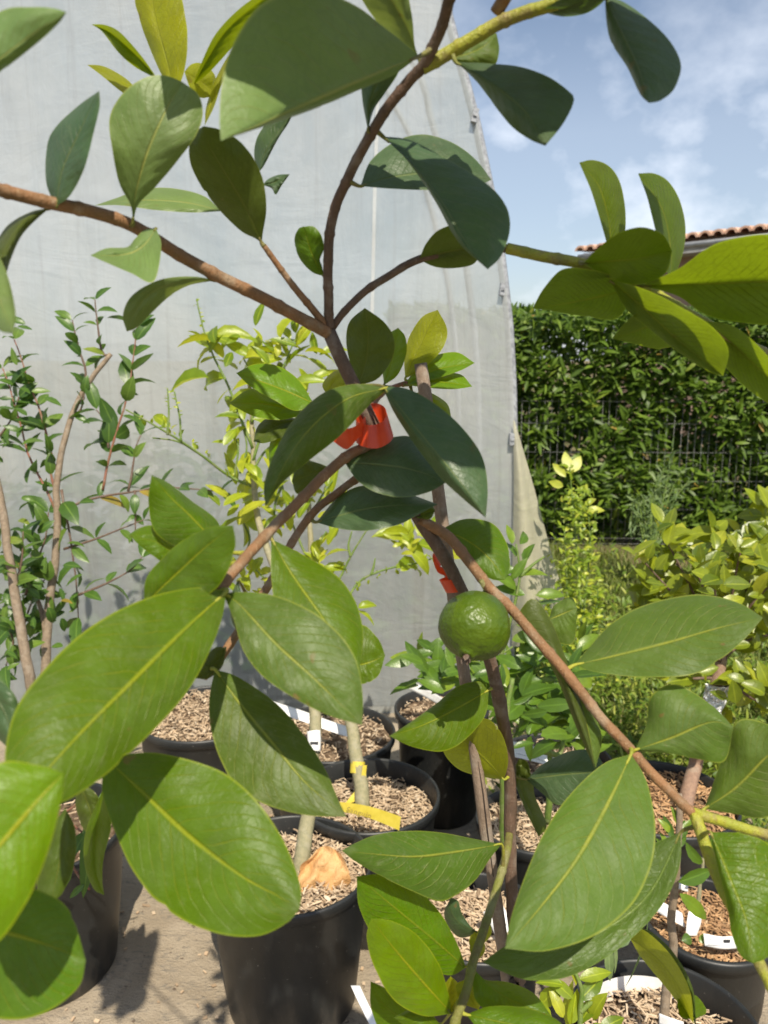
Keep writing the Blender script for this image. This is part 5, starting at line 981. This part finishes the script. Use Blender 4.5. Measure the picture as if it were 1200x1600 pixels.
# --- unseen shoots added above the view to shade the leaves below
def sun_off(p, t): return p + SUN * t
def shade_shoot(specs, start):
    cs = []
    for x, y, d, t, L, W_, an in specs:
        c = at(x, y, d) + SUN * t; a = R(an); dv = (RT * math.cos(a) + UP * math.sin(a)); dv = (dv - SUN * dv.dot(SUN)).normalized(); cs.append((c - dv * L * .5, L, W_, dv))
    pts = [start] + [c[0] for c in cs]
    P = [Vector(v) for v in catmull([tuple(p) for p in pts], 30)]
    mb = MB(); mb.tube(P, [.003 - .00005 * i for i in range(31)], 10); o = mb.build('branch', BARK, shrub)
    for c, L, W_, dv in cs:
        mb = MB(); mb.leaf(c, dv, SUN + Vector((.1, .1, 0)), L, W_, .35, .12); mb.build('leaf', LM['mid'], o)
shade_shoot([(735, 310, .375, .125, .085, .05, 160), (560, 60, .33, .10, .07, .05, 200), (455, 95, .305, .095, .075, .062, 240), (330, 285, .395, .14, .07, .04, 250)], at(708, -20, .338))
shade_shoot([(820, 150, .345, .10, .07, .05, 240), (700, 650, .405, .235, .085, .06, 150), (640, 715, .435, .27, .07, .05, 200), (545, 540, .46, .25, .06, .04, 100), (465, 720, .40, .24, .07, .04, 250)], at(775, 20, .358))
shade_shoot([(1010, 85, .33, .07, .07, .05, 100), (960, 430, .41, .19, .07, .05, 60)], at(925, -15, .345))

# branch added past the upper left one, outside the view, to shade the paving
P = [Vector(v) for v in catmull([tuple(at(-68, 280, .315)), (-.265, .42, 1.43), (-.315, .52, 1.36), (-.345, .60, 1.28), (-.375, .68, 1.19)], 40)]
mb = MB(); mb.tube(P, [.0026 - .00003 * i for i in range(41)], 10); so_br = mb.build('branch', BARK, shrub)
r6 = random.Random(8)
for i in range(12, 41, 2):
    for k in (-1, 1, 1):
        d = Vector((r6.uniform(-1, .02), k * r6.uniform(.3, 1), r6.uniform(-.3, .6))).normalized(); mb = MB(); mb.tube([P[i], P[i] + d * .012], [.0014, .001], 6)
        mb.leaf(P[i] + d * .010, d, Vector((r6.gauss(0, .4), -.5 + r6.gauss(0, .3), .8)), r6.uniform(.075, .105), r6.uniform(.040, .055), .5, .15); mb.build('leaf', LM['mid'], so_br)

# ------------------------------------------------------------------ fruit
fc = at(742, 978, .445); ftop = at(757, 928, .457); fbot = at(729, 1026, .431)
fr = empty('fruit', fbot, 'round unripe green citrus like fruit hanging from a twig in front of the cane', 'fruit')
def fruit_mat():
    m, t = new_mat('green_fruit_skin'); ob = coord(t, 'Object')
    n1 = noise_(t, ob, 40, 4, 0.5)
    vo = nd(t, 'ShaderNodeTexVoronoi'); t.links.new(ob, vo.inputs['Vector']); vo.inputs['Scale'].default_value = 620; 
    vo2 = nd(t, 'ShaderNodeTexVoronoi'); t.links.new(ob, vo2.inputs['Vector']); vo2.inputs['Scale'].default_value = 300
    b = mixc(t, smooth(t, n1, 0.35, 0.65), (0.048, 0.088, 0.002), (0.074, 0.118, 0.003))
    b = mixc(t, smooth(t, vo.outputs[0], 0.0, 0.25, 0.35, 0.0), b, (0.09, 0.18, 0.015))
    h = math_(t, 'ADD', math_(t, 'MULTIPLY', vo.outputs[0], 0.5), math_(t, 'MULTIPLY', vo2.outputs[0], 0.9))
    out(t, principled(t, b, 0.40, 0.40, bump_(t, h, 0.6, 0.0008))); return m
mb = MB(); ax = (fbot - ftop).normalized(); x_ = ax.orthogonal().normalized(); y_ = ax.cross(x_); Rf = 55.5 * .445 / FPX
prof_f = [(0.0, -1.0), (.10, -.995), (.30, -.965), (.52, -.86), (.74, -.68), (.92, -.40), (1.0, -.08), (1.0, .12), (.95, .38), (.82, .60), (.62, .78), (.42, .885), (.29, .945), (.235, 1.02), (.17, 1.065), (.11, 1.06), (.07, .98), (0.0, .94)]
pc = catmull([(a * 1.0, b) for a, b in prof_f], 56); rows = []
for r_, h_ in pc:
    rw = []
    for k in range(65):
        th = 2 * math.pi * k / 64; p = x_ * math.cos(th) + y_ * math.sin(th)
        q = fc + (p * max(r_, 0) + ax * h_ * .97) * Rf
        rw.append(q + (q - fc).normalized() * (0.0007 * mnoise.noise(q * 90) + 0.00022 * mnoise.noise(q * 420)))
    rows.append(rw)
mb.grid(rows); mb.build('flesh', fruit_mat(), fr)
mb = MB(); cc = at(729, 1024, .430)
for k in range(5):
    th = 2 * math.pi * k / 5; d = (x_ * math.cos(th) + y_ * math.sin(th)); mb.leaf(fbot + d * .0012, ax * .8 + d * .5, d, .0042, .0032, .5, .2, .3)
mb.tube([fbot - ax * .002, fbot + ax * .0015], [.0022, .0008], 8); mb.build('calyx', BARKD, fr)
mb = MB(); mb.tube([ftop + ax * .004, ftop - ax * .003, at(752, 908, .452)], [.0022, .0014, .0016], 8); mb.build('stalk', TWIGO, fr)

# ------------------------------------------------------------------ cane and tapes
st = empty('wooden_stake', (0.180, 0.405, 0.28), 'thin weathered wooden cane tied upright beside the shrub stem', 'stake')
s0 = at(657, 568, .500); s1 = at(788, 1500, .545); dd = (s1 - s0).normalized(); s2 = s0 + dd * ((s0.z - 0.2) / -dd.z)
mb = MB(); n = 60; P = [s0 + (s2 - s0) * i / n for i in range(n + 1)]
P = [p + Vector((mnoise.noise((i * .3, 0, 0)), mnoise.noise((i * .3, 5, 0)), 0)) * .0007 for i, p in enumerate(P)]
mb.tube(P, [.0040 + .0006 * i / n + .00015 * math.sin(i * 1.7) for i in range(n + 1)], 9); mb.build('cane', WOOD, st)
DARKC = simple_mat('crack', (0.05, 0.035, 0.025), (0.03, 0.02, 0.015), 0.9)
mb = MB(); cp = [at(744, 1190, .5255), at(752, 1240, .528), at(759, 1300, .530), at(768, 1370, .534)]
mb.tube([p + RT * .0012 for p in cp], [.0003, .0005, .0005, .0003], 6); mb.build('crack', DARKC, st)

def ribbon(pts, wv, n=40, seg=3, th=0.0):
    """pts: list of world points, wv: list of width vectors"""
    q = catmull([tuple(p) + tuple(v) for p, v in zip(pts, wv)], n); rows = []
    for r_ in q:
        p = Vector(r_[:3]); v = Vector(r_[3:]); rows.append([p + v * (j / seg - .5) for j in range(seg + 1)])
    return rows
t1 = empty('orange_tape', at(578, 665, .44), 'bright orange plastic tape knotted round the stem below the fork', 'tape')
mb = MB()
W = lambda dx, dy, d, s=1: (RT * dx - UP * dy) * (s / FPX * .44) + FW * d
mb.grid(ribbon([at(576, 650, .456), at(594, 650, .452), at(608, 658, .442), at(606, 672, .434), at(588, 682, .430), at(566, 680, .431), at(556, 672, .440), at(564, 660, .452), at(578, 655, .458)],
               [W(4, 40, 0), W(6, 40, 0), W(11, 38, .001), W(9, 34, .001), W(4, 36, 0), W(0, 34, 0), W(0, 34, 0), W(2, 38, 0), W(4, 40, 0)], 60), None); mb.build('loop', ORANGE, t1)
mb = MB()
mb.grid(ribbon([at(572, 664, .432), at(560, 674, .429), at(548, 683, .428), at(534, 686, .432), at(517, 682, .438)],
               [W(2, 26, 0), W(-2, 22, .003), W(2, 26, .004), W(8, 30, .003), W(-4, 6, .001)], 40)); mb.build('tail', ORANGE, t1)
t2 = empty('orange_tape', at(705, 900, .478), 'orange plastic tape binding the stem to the cane above the fruit', 'tape')
mb = MB()
ctr = [px for px in ((712, 912),)]
cl = at(709, 914, .480); sv = (at(712, 905, .48) - at(688, 860, .474)).normalized(); xs_ = RT; fs_ = FW
rows = []
for k in range(33):
    th = 2 * math.pi * k / 32; c = cl + (RT * math.cos(th) * .0062 + FW * math.sin(th) * .0120 + FW * .006) + UP * (.0014 * math.cos(th))
    rows.append([c + sv * s for s in (-.0045, -.0015, .0015, .0045)])
mb.grid(rows); mb.build('loop', ORANGE, t2)
mb = MB(); mb.grid(ribbon([at(700, 905, .492), at(690, 890, .490), at(682, 878, .488), at(688, 868, .492)], [W(6, 10, 0), W(16, -6, .001), W(14, 22, 0), W(8, 16, 0)], 30)); mb.build('tail', ORANGE, t2)
